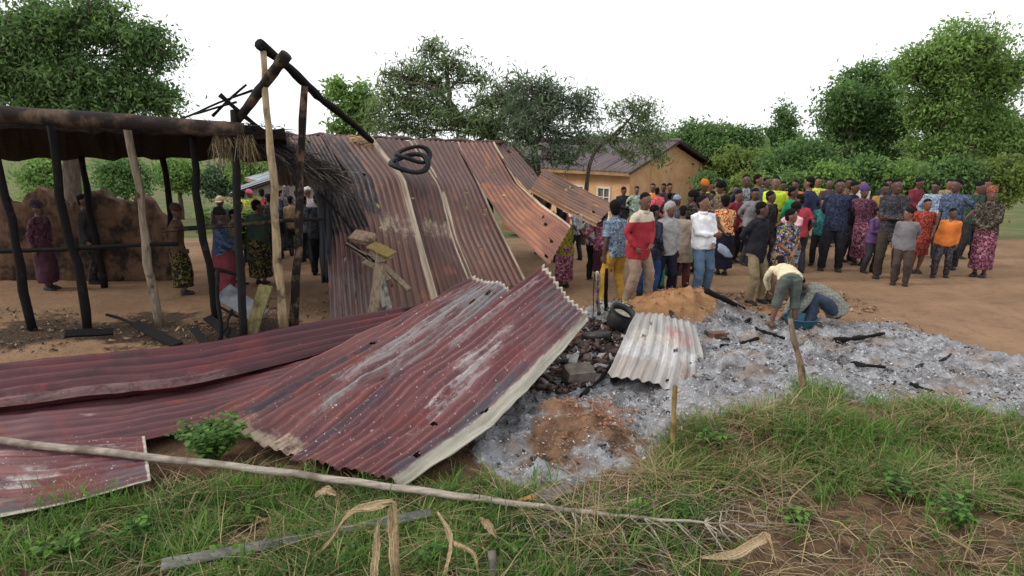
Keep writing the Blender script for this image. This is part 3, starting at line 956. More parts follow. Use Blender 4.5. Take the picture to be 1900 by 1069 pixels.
# ---- planks on the fallen roof
pb = at(705, 520, 8.7)
fw = thing('broken_frame', 'heap of broken wooden boards resting on the fallen roof', 'timber', tuple(pb))
bw = wood('dusty_board', (134, 118, 100), (58, 50, 44), 0.15, 5, 21.0)
yb = wood('yellow_board', (128, 110, 68), (70, 58, 36), 0.15, 5, 22.0)
plank('board', at(706, 470, 8.35), at(692, 582, 8.0), 0.115, 0.045, bw, fw, pb, (0.3, -1, 0.2), 1.1)
plank('board', at(704, 512, 8.5), at(720, 580, 8.25), 0.14, 0.03, wood('ashen_board', (150, 146, 140), (60, 56, 54), 0.2, 6, 23.0), fw, pb, (-0.3, -1, 0.3), 1.05)
plank('board', at(712, 494, 8.7), at(760, 538, 8.35), 0.085, 0.04, bw, fw, pb)
plank('board', at(686, 468, 8.85), at(722, 520, 8.45), 0.08, 0.04, bw, fw, pb)
plank('board', at(676, 486, 8.6), at(704, 500, 8.4), 0.09, 0.05, bw, fw, pb)
plank('board', at(688, 455, 8.55), at(728, 473, 8.25), 0.19, 0.035, yb, fw, pb, (0.2, -0.55, 0.8))
plank('board', at(655, 438, 8.9), at(692, 444, 8.7), 0.20, 0.09, wood('sooty_block', (150, 126, 106), (78, 68, 64), 0.3, 5, 24.0), fw, pb)
plank('lath', at(692, 492, 8.3), at(728, 477, 8.2), 0.025, 0.012, bw, fw, pb)
for k in range(10):
    plank('splinter', at(640 + 8 * random.random(), 445 + 12 * random.random(), 8.9), at(676 + 25 * random.random(), 470 + 22 * random.random(), 8.6), 0.022, 0.012, char if k % 2 else bw, fw, pb)

# ---- old tyres on the roof
rub = plain('tyre_rubber', (34, 36, 40), 0.75, 0.35, 8, 0.35, 0.3)


def tyre(c, axn, Rm, rs, label, sq=1.0, squash_dir=(1, 0, 0)):
    axn = np.asarray(axn, float); axn /= np.linalg.norm(axn)
    a = np.cross(axn, (0, 0, 1.0)); a /= np.linalg.norm(a); b = np.cross(axn, a)
    V = []; F = []; n = 48
    prof = [(-0.9, -0.75), (-0.2, -1.0), (0.5, -0.85), (0.85, -0.6), (0.9, 0.0), (0.85, 0.6), (0.5, 0.85), (-0.2, 1.0), (-0.9, 0.75), (-1.0, 0.0)]
    for i in range(n):
        t_ = 2 * math.pi * i / n
        rad = a * math.cos(t_) + b * math.sin(t_) * sq
        for j, (p, q) in enumerate(prof):
            k = 1.0 + (0.05 if (i % 2 and 3 <= j <= 5) else 0)
            V.append(rad * (Rm + rs * p * k) + axn * rs * q * 0.9 + axn * 0.05 * math.sin(2 * t_))
    m = len(prof)
    for i in range(n):
        for j in range(m):
            F.append((i * m + j, i * m + (j + 1) % m, ((i + 1) % n) * m + (j + 1) % m, ((i + 1) % n) * m + j))
    o = MB().add(V, F).build('tyre', rub, None, True)
    o.location = tuple(c)
    return tag(o, label, 'tyre')


nrm = np.array((0.1, -0.68, 0.72))
tyre(at(760, 303, 10.25), nrm, 0.30, 0.046, 'old black tyre lying lower on the fallen roof', 0.62)
tyre(at(768, 287, 10.3), nrm + (0.3, 0.1, 0), 0.29, 0.042, 'old black tyre lying over the lower tyre on the fallen roof', 0.55)
o = pole('cable_ring', at(733, 290, 10.4), at(745, 318, 10.1), 0.02, 0.02, rub, a=0.01); tag(o, 'short end of black hose beside the two tyres', 'hose')

# ================================================================== HOUSES
def house(name, label, corner, gable_dir, gw, ln, wall_h, rise, mw, mr, wins, gz0, over=0.35, seed=0, wgable=True):
    """corner: near corner (x,y) ; gable runs along gable_dir, long side runs to the left of it"""
    g = np.array((*gable_dir, 0.0)); g /= np.linalg.norm(g)
    l = np.array((-g[1], g[0], 0.0))
    if l[1] < 0: l = -l
    b = np.array((corner[0], corner[1], gz0))
    th = thing(name, label, 'house', tuple(b))
    up = np.array((0, 0, 1.0))
    t_ = 0.11
    # walls butt at the corners; the long front wall has real openings
    def wall(p, d, L, openings, nrm_, nm='wall'):
        mb = MB()
        xs = sorted(set([0, L] + [q for o_ in openings for q in (o_[0], o_[1])]))
        for i in range(len(xs) - 1):
            x0, x1 = xs[i], xs[i + 1]
            xm = (x0 + x1) / 2
            segs = [(0, wall_h)]
            for o_ in openings:
                if o_[0] < xm < o_[1]:
                    segs = [(0, o_[2]), (o_[3], wall_h)]
            for (z0, z1) in segs:
                if z1 - z0 > 0.01:
                    mb.box(p + d * xm + up * (z0 + z1) / 2 + nrm_ * -t_, d * (x1 - x0) / 2, nrm_ * t_, up * (z1 - z0) / 2)
        mb.build(nm, mw, th)
    wall(np.zeros(3), l, ln, wins, -g)
    wall(g * gw, l, ln, [], g)
    for (pp, nn) in ((np.zeros(3), -l), (l * ln, l)):
        # gable end: pentagon prism, set inside the long walls
        q = [g * 2 * t_, g * (gw - 2 * t_), g * (gw - 2 * t_) + up * wall_h, g * gw / 2 + up * (wall_h + rise - 0.06), g * 2 * t_ + up * wall_h]
        v = [pp + x + nn * 0.0 for x in q] + [pp + x - nn * 2 * t_ for x in q]
        f = [(0, 1, 2, 3, 4), (9, 8, 7, 6, 5)] + [(i, i + 5, (i + 1) % 5 + 5, (i + 1) % 5) for i in range(5)]
        MB().add(v, f).build('gable_wall', mw, th)
    wf = plain('white_paint_frame', (206, 196, 180), 0.6, 0.1, 5, 0.05)
    gl = NT('window_glass'); gl.fin((0.12, 0.12, 0.12), 0.12, 0, 0.5)
    for (x0, x1, z0, z1) in wins:
        c_ = l * (x0 + x1) / 2 + up * (z0 + z1) / 2 + g * 0.02
        wo_ = bpy.data.objects.new('window', None); COL.objects.link(wo_); wo_.parent = th
        hw, hh = (x1 - x0) / 2, (z1 - z0) / 2
        mb = MB()
        for s_ in (-1, 1):
            mb.box(c_ + l * s_ * (hw - 0.035), l * 0.035, g * 0.045, up * hh)
            mb.box(c_ + up * s_ * (hh - 0.035), l * (hw - 0.071), g * 0.045, up * 0.035)
        mb.box(c_, l * 0.02, g * 0.03, up * (hh - 0.071))
        for s_ in (-0.33, 0.33):
            mb.box(c_ + up * hh * s_, l * (hw - 0.071), g * 0.024, up * 0.012)
        mb.build('frame', wf, wo_)
        for s_ in (-1, 1):
            MB().box(c_ + l * s_ * hw / 2 + g * 0.02, l * (hw / 2 - 0.02), g * 0.004, up * (hh - 0.05)).build('pane', gl.m, wo_)
        MB().box(c_ - up * (hh + 0.04) - g * 0.07, l * (hw + 0.08), g * 0.09, up * 0.035).build('sill', wf, wo_)
    # two corrugated slopes
    for s_ in (0, 1):
        e = g * (-over if s_ == 0 else gw + over) + up * (wall_h - rise * over / (gw / 2) + 0.06)
        rd = g * gw / 2 + up * (wall_h + rise + 0.06)
        nsh = max(3, int(ln / 0.9))
        for k in range(nsh):
            a0 = -0.3 + (ln + 0.6) * k / nsh; a1 = -0.3 + (ln + 0.6) * (k + 1) / nsh + 0.03
            sheet('roof_sheet', [rd + l * a0, e + l * a0 + up * (k % 2) * 0.006], [rd + l * a1, e + l * a1 + up * (k % 2) * 0.006], mr, th, waves=6, amp=0.014, nl=8, seed=seed + k, lift=0.002 * k)
    mb = MB()
    mb.tube([g * gw / 2 + up * (wall_h + rise + 0.07) - l * 0.32, g * gw / 2 + up * (wall_h + rise + 0.07) + l * (ln + 0.32)], 0.06, 8).build('ridge_cap', mr, th)
    fa = plain('fascia_timber', (150, 118, 88), 0.8, 0.2, 5, 0.1)
    e = g * (-over + 0.04) + up * (wall_h - rise * over / (gw / 2) - 0.01)
    MB().box(e + l * ln / 2, l * (ln / 2 + 0.28), g * 0.015, up * 0.055).build('fascia', fa, th)
    for s_ in (0, 1):
        a = g * (-over if s_ == 0 else gw + over) + up * (wall_h - rise * over / (gw / 2) + 0.0) - l * 0.28
        b_ = g * gw / 2 + up * (wall_h + rise) - l * 0.28
        MB().tube([a, b_], 0.035, 4).build('barge_board', plain('dark_barge', (70, 54, 48), 0.8, 0.2, 5, 0.1), th)
    return th


t = NT('ochre_plaster')
co = t.coord('Object')
n1 = t.noise(co, 1.6, 6, 0.65); n2 = t.noise(t.coord('Object', (5, 5, 0.7)), 1.0, 5, 0.65); n3 = t.noise(co, 9, 5, 0.6)
sep = t.n('ShaderNodeSeparateXYZ'); t.l(co, sep.inputs[0])
c = t.mix(t.step(n1, 0.35, 0.65), lin(190, 146, 106), lin(208, 166, 126))
c = t.mix(t.math('MULTIPLY', t.step(n2, 0.54, 0.70), 0.5), c, lin(150, 116, 90))
c = t.mix(t.math('MULTIPLY', t.step(n3, 0.58, 0.70), 0.4), c, lin(220, 190, 156))
c = t.mix(t.math('SUBTRACT', 1.0, t.step(t.math('ADD', sep.outputs[2], t.math('MULTIPLY', n3, 0.8)), 0.6, 1.1)), c, lin(128, 92, 68))
t.bump(n3, 0.3, 0.02)
ochre = t.fin(c, 0.9, 0, 0.15)
roofp = sheet_mat('weathered_purple_iron', (104, 90, 94), (84, 72, 78), zinc=(130, 122, 122), zinc_amt=0.15, dark_amt=0.4, rust_amt=0.25, rust=(112, 84, 74), speck=0.0, seed=31.0, rough=0.6)
hc = at(1169, 322, 20.0)
hz = -1.05
house('ochre_house', 'ochre plastered house with brown purple metal roof behind the crowd', (hc[0], hc[1]), (0.74, 0.67), 4.6, 6.2, hc[2] - hz + 0.14, 0.82, ochre, roofp, [(0.75, 1.35, 0.95, 2.0), (1.9, 2.6, 0.95, 2.0)], hz, 0.4, 300)
cream = plain('cream_plaster', (206, 182, 138), 0.9, 0.1, 3, 0.1)
palr = sheet_mat('pale_blue_iron', (164, 176, 182), (146, 158, 166), zinc=(190, 196, 200), zinc_amt=0.2, dark_amt=0.15, rust_amt=0.05, speck=0.0, seed=32.0)
hc2 = at(528, 338, 24.0)
house('cream_house', 'distant cream house with pale blue metal roof seen past the posts', (hc2[0], hc2[1]), (0.80, 0.6), 4.2, 4.0, hc2[2] + 1.4, 0.55, cream, palr, [(0.5, 1.0, 1.0, 1.9)], -1.4, 0.4, 340)
greyp = plain('grey_plaster', (140, 130, 122), 0.9, 0.1, 3, 0.1)
grr = sheet_mat('grey_iron', (122, 134, 146), (104, 114, 126), zinc=(150, 158, 166), zinc_amt=0.2, dark_amt=0.2, rust_amt=0.05, speck=0.0, seed=33.0)
hc3 = at(446, 356, 22.0)
house('grey_house', 'distant grey house with low dull blue roof left of the cream house', (hc3[0], hc3[1]), (0.95, 0.3), 3.4, 3.5, max(0.9, hc3[2] + 1.25), 0.55, greyp, grr, [], -1.25, 0.35, 360)
hc4 = at(1640, 318, 24.0)
house('far_red_house', 'small far house with dull red metal roof at the right edge behind trees', (hc4[0] - 2.2, hc4[1]), (0.9, 0.4), 4.0, 4.0, hc4[2] + 1.5, 0.8, plain('pinkish_plaster', (188, 150, 130), 0.9, 0.1, 3, 0.1),
      sheet_mat('red_iron', (132, 74, 64), (112, 64, 58), zinc_amt=0.1, dark_amt=0.3, rust_amt=0.3, speck=0, seed=34.0), [], -1.5, 0.35, 380)

# ================================================================== TREES
bark = plain('bark', (86, 76, 68), 0.95, 0.35, 5, 0.6, 0.1, (3, 3, 1))
bark_pale = plain('bark_pale', (134, 122, 108), 0.95, 0.3, 5, 0.5, 0.1, (3, 3, 1))


def leaves_mesh(name, P, size, asp, mat, parent, droop=0.3, seed=0, shade=None):
    """rhombic leaves at points P"""
    r = np.random.default_rng(seed)
    n = len(P)
    d = r.normal(size=(n, 3)); d[:, 2] -= droop * 1.5
    d /= np.linalg.norm(d, axis=1, keepdims=True)
    h = r.normal(size=(n, 3))
    s_ = np.cross(d, h); s_ /= (np.linalg.norm(s_, axis=1, keepdims=True) + 1e-9)
    nn = np.cross(d, s_)
    L = (size * r.uniform(0.6, 1.4, n))[:, None]
    W = L * asp
    V = np.empty((n, 4, 3))
    V[:, 0] = P
    V[:, 1] = P + d * L * 0.5 + s_ * W * 0.5 + nn * L * 0.06
    V[:, 2] = P + d * L + nn * -L * 0.10
    V[:, 3] = P + d * L * 0.5 - s_ * W * 0.5 + nn * L * 0.06
    F = np.arange(n * 4).reshape(n, 4)
    rv = r.uniform(0, 1, n)
    if shade is not None: rv = 0.55 * shade + 0.45 * rv
    return mesh_np(name, V.reshape(-1, 3), F, mat, parent, attrs={'rnd': np.repeat(rv, 4)})


def tree(name, label, base, trunk, blobs, mat, leaf=0.11, asp=0.32, per=22, clump=0.16, bmat=None, seed=0, cat_='tree', group=None, r0=0.14, droop=0.3, twig=0.008, fill=0.85):
    """trunk: list of points (world) from the base up; blobs: (centre, rx, ry, rz, twigs, index of trunk point it springs from)"""
    r = np.random.default_rng(seed)
    base = np.asarray(base, float)
    th = thing(name, label, cat_, tuple(base), 0, group)
    mb = MB()
    tp = rel(trunk, base)
    n = len(tp)
    rad = [r0 * (1 - 0.65 * i / max(1, n - 1)) for i in range(n)]
    pts = cat(np.array(tp), np.linspace(0, 1, 4 * n))
    pts = pts + r.normal(0, r0 * 0.12, pts.shape)
    pr = np.interp(np.linspace(0, n - 1, 4 * n), range(n), rad)
    mb.tube(list(pts), list(pr), 8)
    tips = []
    for (c, rx, ry, rz, nt_, k) in blobs:
        c = np.asarray(c, float) - base
        s_ = tp[k]
        lim = rad[k] * 0.62
        mid = (s_ + c) / 2 + r.normal(0, 0.12, 3) * np.linalg.norm(c - s_) * 0.8 + (0, 0, -0.04 * np.linalg.norm(c - s_))
        bp = cat(np.array([s_, mid, c]), np.linspace(0, 1, 8))
        bp[1:-1] += r.normal(0, 0.03 * np.linalg.norm(c - s_) ** 0.5, bp[1:-1].shape)
        mb.tube(list(bp), list(np.linspace(lim, lim * 0.35, 8)), 6)
        # secondary branches then twigs
        nsec = max(3, nt_ // 9)
        secs = []
        for q in range(nsec):
            v = r.normal(size=3); v /= np.linalg.norm(v); v *= r.uniform(0.45, 0.85)
            e = c + v * (rx, ry, rz)
            st = bp[r.integers(4, 8)]
            md = (st + e) / 2 + r.normal(0, 0.10, 3) * np.linalg.norm(e - st)
            sp = cat(np.array([st, md, e]), np.linspace(0, 1, 5))
            mb.tube(list(sp), list(np.linspace(lim * 0.34, twig * 1.4, 5)), 4)
            secs.append(sp)
        for q in range(nt_):
            sp = secs[r.integers(0, nsec)]
            st = sp[r.integers(1, 5)]
            v = r.normal(size=3); v /= np.linalg.norm(v); v *= r.uniform(0.3, 1.0) ** 0.5
            e = c + v * (rx, ry, rz)
            e = st + (e - st) * r.uniform(0.35, 0.95)
            mb.tube([st, (st + e) / 2 + r.normal(0, 0.04, 3), e], [twig * 1.2, twig, twig * 0.6], 3)
            if r.uniform() < fill:
                tips.append(e)
            elif r.uniform() < fill * 0.5:
                tips.append((st + e) / 2)
    tips = np.array(tips)
    m = per
    P = np.repeat(tips, m, axis=0)
    sz = np.repeat(r.uniform(0.55, 1.35, len(tips)), m)[:, None]
    P = P + r.normal(0, clump * 0.5, P.shape) * np.array((1.15, 1.15, 0.7)) * sz
    crnd = np.repeat(r.uniform(0, 1, len(tips)), m)
    mb.build('trunk', bmat or bark, th, True)
    leaves_mesh('crown', P, leaf, asp, mat, th, droop, seed, crnd)
    return th


lf_acacia = leaf_mat('acacia_leaf', (78, 98, 66), (144, 166, 112), None, 0.5)
lf_scorch = leaf_mat('smoke_darkened_leaf', (62, 76, 64), (116, 138, 104), None, 0.42)
lf_broad = leaf_mat('broad_leaf', (80, 116, 58), (152, 184, 100), None, 0.48)
lf_dark = leaf_mat('dark_leaf', (58, 90, 52), (126, 160, 92), None, 0.45)
lf_yel = leaf_mat('yellowgreen_leaf', (84, 108, 52), (140, 158, 80), None, 0.45)
lf_ban = leaf_mat('banana_leaf', (70, 104, 56), (130, 156, 92), None, 0.4)
lf_far = leaf_mat('far_leaf', (62, 84, 62), (104, 126, 92), None, 0.3)


SPR = 1.0


def B(px, py, Y, rxp, ryp, nt_, k):
    """blob from a pixel place at depth Y, radii in photo pixels"""
    s_ = Y / FPX
    return (at(px, py, Y), rxp * s_ * SPR, max(rxp, ryp) * s_ * 0.8, ryp * s_ * SPR, nt_, k)


SPR = 1.42
tb_ = at(1003, 345, 13.6); tb_[2] = float(gz(tb_[0], tb_[1]))
# the wide airy tree behind the fallen roof
trunkA = [tb_, at(1000, 370, 13.6), at(992, 318, 13.6), at(950, 280, 13.9), at(905, 250, 14.2), at(850, 215, 14.5), at(832, 165, 14.6), at(830, 120, 14.7)]
blA = [B(800, 96, 14.6, 34, 26, 26, 7), B(840, 112, 14.6, 34, 24, 24, 7), B(750, 135, 14.6, 42, 32, 44, 6), B(800, 150, 14.9, 48, 32, 44, 6), B(858, 142, 14.7, 36, 26, 16, 6), B(735, 178, 14.6, 44, 32, 50, 5),
       B(790, 200, 14.4, 50, 32, 54, 5), B(735, 222, 14.8, 44, 26, 36, 5), B(845, 232, 14.3, 56, 28, 66, 4), B(905, 188, 14.7, 34, 30, 34, 5), B(925, 222, 14.2, 44, 30, 54, 4), B(780, 238, 14.6, 40, 16, 30, 4),
       B(890, 150, 14.6, 24, 20, 10, 6), B(940, 175, 14.4, 40, 30, 40, 4), B(715, 160, 14.6, 24, 24, 14, 5), B(820, 180, 14.3, 30, 24, 20, 5), B(700, 210, 14.8, 24, 30, 16, 5), B(960, 205, 14.2, 36, 34, 46, 4), B(900, 240, 14.1, 50, 20, 46, 4), B(720, 240, 14.5, 34, 14, 20, 4), B(975, 240, 14.0, 34, 20, 30, 3)]
tree('airy_tree', 'wide airy tree with fine green leaves rising behind the fallen roof', tb_, trunkA, blA, lf_acacia, 0.13, 0.22, 24, 0.24, None, 51, r0=0.12, twig=0.009, fill=0.55)
tb2 = at(1012, 345, 13.2); tb2[2] = float(gz(tb2[0], tb2[1]))
trunkB = [tb2, at(1006, 370, 13.2), at(996, 310, 13.2), at(992, 270, 13.2), at(1012, 235, 13.2), at(1040, 200, 13.3)]
blB = [B(985, 165, 13.3, 50, 30, 50, 5), B(1030, 190, 13.2, 52, 32, 72, 5), B(1075, 205, 13.3, 34, 32, 46, 5), B(1000, 215, 13.0, 48, 30, 56, 4), B(1055, 250, 13.2, 52, 26, 62, 4), B(965, 245, 13.2, 36, 24, 36, 3),
       B(1020, 288, 12.9, 40, 20, 36, 3), B(1065, 290, 13.2, 36, 16, 24, 3), B(955, 150, 13.6, 30, 20, 18, 5), B(1080, 175, 13.4, 26, 20, 18, 5), B(975, 200, 13.4, 34, 26, 30, 5), B(985, 300, 12.9, 20, 14, 10, 2)]
tree('smoky_tree', 'dark smoke tinged tree with crooked branches right of the airy tree', tb2, trunkB, blB, lf_scorch, 0.13, 0.20, 22, 0.24, None, 52, r0=0.10, twig=0.009, fill=0.5)
tb3 = at(1085, 345, 15.0); tb3[2] = float(gz(tb3[0], tb3[1]))
trunkC = [tb3, at(1090, 330, 15), at(1105, 280, 15), at(1130, 258, 15), at(1165, 225, 15), at(1180, 205, 15)]
blC = [B(1150, 215, 15, 30, 24, 14, 4), B(1178, 195, 15, 30, 20, 22, 5), B(1208, 215, 15, 26, 26, 26, 5), B(1212, 258, 14.8, 24, 30, 30, 4), B(1180, 240, 15, 30, 24, 22, 4), B(1218, 300, 14.6, 13, 22, 16, 4), B(1140, 262, 15.1, 34, 18, 20, 3),
       B(1160, 285, 15, 30, 16, 18, 3), B(1100, 262, 15.2, 28, 20, 22, 2)]
tree('sparse_tree', 'sparse thin tree with bare twigs reaching over the ochre house', tb3, trunkC, blC, lf_acacia, 0.12, 0.22, 22, 0.2, None, 53, r0=0.055, twig=0.007, fill=0.6)
tb4 = at(655, 330, 17.0); tb4[2] = float(gz(tb4[0], tb4[1]))
tree('broadleaf_tree', 'small bright green broadleaf tree behind the roof ridge at left of the airy tree', tb4, [tb4, at(655, 290, 17), at(656, 250, 17), at(652, 210, 17)],
     [B(632, 165, 17, 24, 20, 26, 3), B(665, 172, 17, 28, 22, 30, 3), B(650, 205, 17, 34, 20, 36, 3), B(668, 232, 17, 26, 18, 24, 2), B(630, 235, 17, 20, 10, 14, 2), B(682, 205, 17, 20, 24, 18, 3)], lf_broad, 0.14, 0.45, 21, 0.2, None, 54, r0=0.1)

SPR = 1.3
# dense wood at the right behind the crowd
dense = [
    ('leafy dark green tree beside the right gable of the ochre house', lf_dark, 1285, 300, 26, [(1290, 250, 40, 24), (1262, 285, 28, 26), (1325, 262, 40, 30), (1375, 256, 34, 24), (1320, 285, 40, 36), (1290, 315, 44, 26), (1340, 320, 36, 22)], 81),
    ('rounded bright green tree standing in the middle of the wood', lf_yel, 1385, 320, 23, [(1370, 300, 40, 26), (1410, 305, 30, 24), (1345, 315, 30, 20), (1395, 330, 44, 18), (1430, 325, 26, 16)], 82),
    ('tall pointed blue green tree rising above the wood at right', lf_dark, 1455, 320, 27, [(1452, 205, 9, 14), (1452, 228, 22, 14), (1450, 250, 34, 16), (1470, 275, 36, 20), (1430, 280, 34, 20), (1470, 310, 36, 22)], 83),
    ('bushy dark green tree at the right below the pointed tree', lf_dark, 1480, 330, 20, [(1470, 300, 30, 24), (1500, 290, 30, 30), (1480, 328, 40, 16), (1440, 300, 26, 24), (1525, 315, 30, 24)], 84),
    ('large dark green tree right of the pointed tree', lf_dark, 1580, 320, 22, [(1560, 190, 50, 36), (1620, 160, 56, 40), (1570, 240, 56, 36), (1640, 225, 60, 44), (1600, 290, 70, 32)], 85),
    ('tall broad green tree farthest to the right', lf_broad, 1760, 320, 20, [(1720, 120, 60, 40), (1790, 90, 66, 44), (1850, 140, 60, 46), (1740, 190, 64, 44), (1820, 220, 70, 44), (1760, 270, 80, 36), (1880, 260, 60, 40)], 86),
]
for (lab, mt, bx_, by_, Yq, bl, sd) in dense:
    b_ = at(bx_, by_, Yq); b_[2] = float(gz(b_[0], b_[1]))
    tops = at(bx_, sum(q[1] for q in bl) / len(bl), Yq)
    tree('green_tree', lab, b_, [b_, b_ * 0.5 + tops * 0.5, tops], [B(q[0], q[1], Yq + random.uniform(-0.6, 0.6), q[2], q[3], max(18, int(q[2] * q[3] / (9 if bx_ < 1500 else 13))), 1 if i > 2 else 2) for i, q in enumerate(bl)], mt, 0.15 if Yq > 21 else 0.13, 0.40, 40, 0.36, None, sd, group='trees behind the crowd', r0=0.16, twig=0.012, fill=0.6)
# dark tree at the far left, beyond the shelter
b_ = at(120, 320, 15.0); b_[2] = float(gz(b_[0], b_[1]))
tree('shade_tree', 'big dark shade tree standing behind the thatched shelter at the far left', b_, [b_, at(130, 260, 15), at(140, 180, 15), at(130, 100, 15)],
     [B(q[0], q[1], 15, q[2], q[3], int(q[2] * q[3] / 22), 2 if q[1] > 120 else 3) for q in ((60, 60, 80, 50), (170, 40, 80, 46), (270, 90, 60, 44), (20, 150, 80, 50), (130, 140, 80, 50), (235, 160, 70, 40), (300, 190, 44, 34), (80, 215, 90, 36), (200, 220, 80, 34), (-20, 90, 60, 60))],
     lf_dark, 0.13, 0.34, 27, 0.28, None, 91, r0=0.22, twig=0.01)
# low far trees along the horizon
k = 0
for (px, py, Yq, rx, ry, mt, lab) in ((405, 330, 30, 26, 18, lf_far, 'pale far bush at the left end of the horizon under the thatch'), (462, 312, 28, 30, 16, lf_broad, 'far green tree above the grey house roof'), (505, 300, 34, 30, 14, lf_dark, 'far dark tree between the two distant houses'),
                                     (560, 300, 36, 30, 16, lf_far, 'far pale tree right of the cream house roof'), (1120, 268, 34, 40, 14, lf_far, 'far pale tree left of the sparse tree, behind the ochre house roof'), (1200, 268, 30, 34, 12, lf_broad, 'far green tree above the ochre house ridge'),
                                     (1245, 262, 32, 22, 12, lf_dark, 'far dark tree at the right end of the ochre house ridge'), (330, 318, 30, 40, 22, lf_broad, 'far green tree seen under the shelter roof'), (230, 322, 26, 50, 24, lf_dark, 'far dark green tree seen under the shelter roof'), (90, 325, 28, 60, 26, lf_broad, 'far green tree at the left end of the shelter')):
    b_ = at(px, py + 20, Yq); b_[2] = float(gz(b_[0], b_[1]))
    tp_ = at(px, py, Yq)
    tree('far_tree', lab, b_, [b_, (b_ + tp_) / 2, tp_], [B(px - rx * 0.5, py, Yq, rx * 0.6, ry, 26, 2), B(px + rx * 0.5, py + 3, Yq, rx * 0.6, ry, 26, 2), B(px, py - ry * 0.3, Yq, rx * 0.6, ry, 26, 2), B(px, py + ry, Yq, rx, ry, 30, 1)], mt, 0.17, 0.42, 46, 0.42, None, 120 + k, group='low trees along the horizon', r0=0.14, twig=0.02)
    k += 1


def banana(name, label, base, H, nl_, seed, group=None, mat=None):
    r = np.random.default_rng(seed)
    th = thing(name, label, 'banana plant', tuple(base), 0, group)
    MB().tube([(0, 0, -0.1), (0.03, 0, H * 0.3), (0.0, 0.03, H * 0.6)], [0.12, 0.10, 0.06], 8).build('stem', plain('banana_stem', (120, 126, 84), 0.7, 0.3, 4, 0.2), th, True)
    for i in range(nl_):
        a = 6.283 * i / nl_ + r.uniform(-0.4, 0.4)
        up = r.uniform(0.35, 1.0); L = H * r.uniform(0.5, 0.75)
        d = np.array((math.cos(a), math.sin(a), 0)); sd = np.array((-math.sin(a), math.cos(a), 0))
        V = []; F = []
        n = 10
        for j in range(n):
            t_ = j / (n - 1)
            p = np.array((0, 0, H * 0.58)) + d * L * t_ * (1 - up * 0.5) + np.array((0, 0, L * (up * t_ * 1.25 - (0.35 + 0.75 * (1 - up)) * t_ ** 2.4)))
            wd = 0.27 * math.sin(math.pi * min(1, 0.08 + t_ * 0.92)) ** 0.6 * (1 + 0.12 * math.sin(j * 2.7 + i))
            V += [p - sd * wd + (0, 0, -0.07), p, p + sd * wd + (0, 0, -0.07 + 0.03 * math.sin(j * 3))]
        for j in range(n - 1):
            F += [(j * 3, j * 3 + 1, j * 3 + 4, j * 3 + 3), (j * 3 + 1, j * 3 + 2, j * 3 + 5, j * 3 + 4)]
        mesh_np('leaf', np.array(V), np.array(F), mat or lf_ban, th, True, attrs={'rnd': np.full(len(V), r.uniform(0, 1))})
    return th


for i, (px, py, Yq, H, lab) in enumerate(((1340, 232, 27, 4.6, 'pale green banana plant showing tall leaves above the wood, left of the other two'), (1378, 240, 27, 4.2, 'banana plant with upright leaves in the middle of the wood'), (1418, 250, 25, 3.8, 'banana plant with drooping leaves left of the pointed tree'),
                                         (1500, 262, 24, 3.9, 'banana plant with spread leaves right of the pointed tree'), (404, 372, 12.8, 1.5, 'young banana plant with bright leaves behind the people at the left edge'))):
    t_ = at(px, py, Yq); g0 = float(gz(t_[0], t_[1]))
    Hh = (t_[2] - g0) / 1.02
    banana('banana_plant', lab, (t_[0], t_[1], g0), Hh, 9, 200 + i)

# undergrowth that closes the view below the trees
for i, (px, py, Yq, rx, mt, lab) in enumerate(((1320, 336, 19.5, 34, lf_dark, 'dark bush at the foot of the wood beside the ochre gable'), (1395, 338, 19.0, 40, lf_yel, 'yellow green bush at the foot of the wood behind the navy jacket'), (1470, 338, 18.5, 40, lf_dark, 'dark bush at the foot of the wood behind the neon shirt'),
                                         (1540, 330, 18.0, 44, lf_broad, 'green bush behind the crowd just right of the pointed tree'), (1610, 325, 18.5, 50, lf_dark, 'dark green bush behind the woman with the violet headwrap'), (1690, 328, 18.0, 50, lf_broad, 'green bush behind the charcoal coat'), (1770, 325, 17.5, 54, lf_dark, 'dark green bush behind the slate blue shirt'), (1860, 325, 17.5, 56, lf_yel, 'yellow green bush at the right end of the wood'))):
    if px < 1500: py += 14
    b_ = at(px, py, Yq); b_[2] = float(gz(b_[0], b_[1]))
    tp_ = at(px, py - 6, Yq)
    tree('bush', lab, b_, [b_, (b_ + tp_) / 2, tp_], [B(px - rx * 0.45, py + 4, Yq, rx * 0.7, 26, 34, 2), B(px + rx * 0.45, py + 6, Yq, rx * 0.7, 26, 34, 2), B(px, py - 10, Yq, rx * 0.7, 22, 30, 2), B(px, py + 34, Yq, rx * 1.1, 24, 40, 1)], mt, 0.12, 0.45, 36, 0.26, None, 160 + i, 'bush', 'bushes at the foot of the wood', r0=0.06, twig=0.01)

# ================================================================== PEOPLE
wr_tex = bpy.data.textures.new('cloth_folds', 'CLOUDS'); wr_tex.noise_scale = 0.11; wr_tex.noise_depth = 3
hair_tex = bpy.data.textures.new('hair_grain', 'CLOUDS'); hair_tex.noise_scale = 0.02; hair_tex.noise_depth = 2


def skin_mat(name, rgb):
    t = NT(name)
    n = t.noise(t.coord('Object'), 9, 4)
    c = t.mix(n, tuple(x * 0.75 for x in lin(*rgb)), tuple(x * 1.25 for x in lin(*rgb)))
    return t.fin(c, 0.45, 0, 0.5)


SKIN = [skin_mat('skin_a', (98, 68, 56)), skin_mat('skin_b', (116, 82, 66)), skin_mat('skin_c', (84, 60, 51))]
HAIR = plain('black_hair', (22, 20, 20), 0.95, 0.4, 60, 0.6, 0.15)
EYE = plain('eye_white', (150, 142, 136), 0.35, 0.02, 3, 0)
IRIS = plain('eye_dark', (20, 14, 12), 0.3, 0.02, 3, 0)
LIP = plain('lip', (92, 50, 48), 0.5, 0.1, 8, 0)


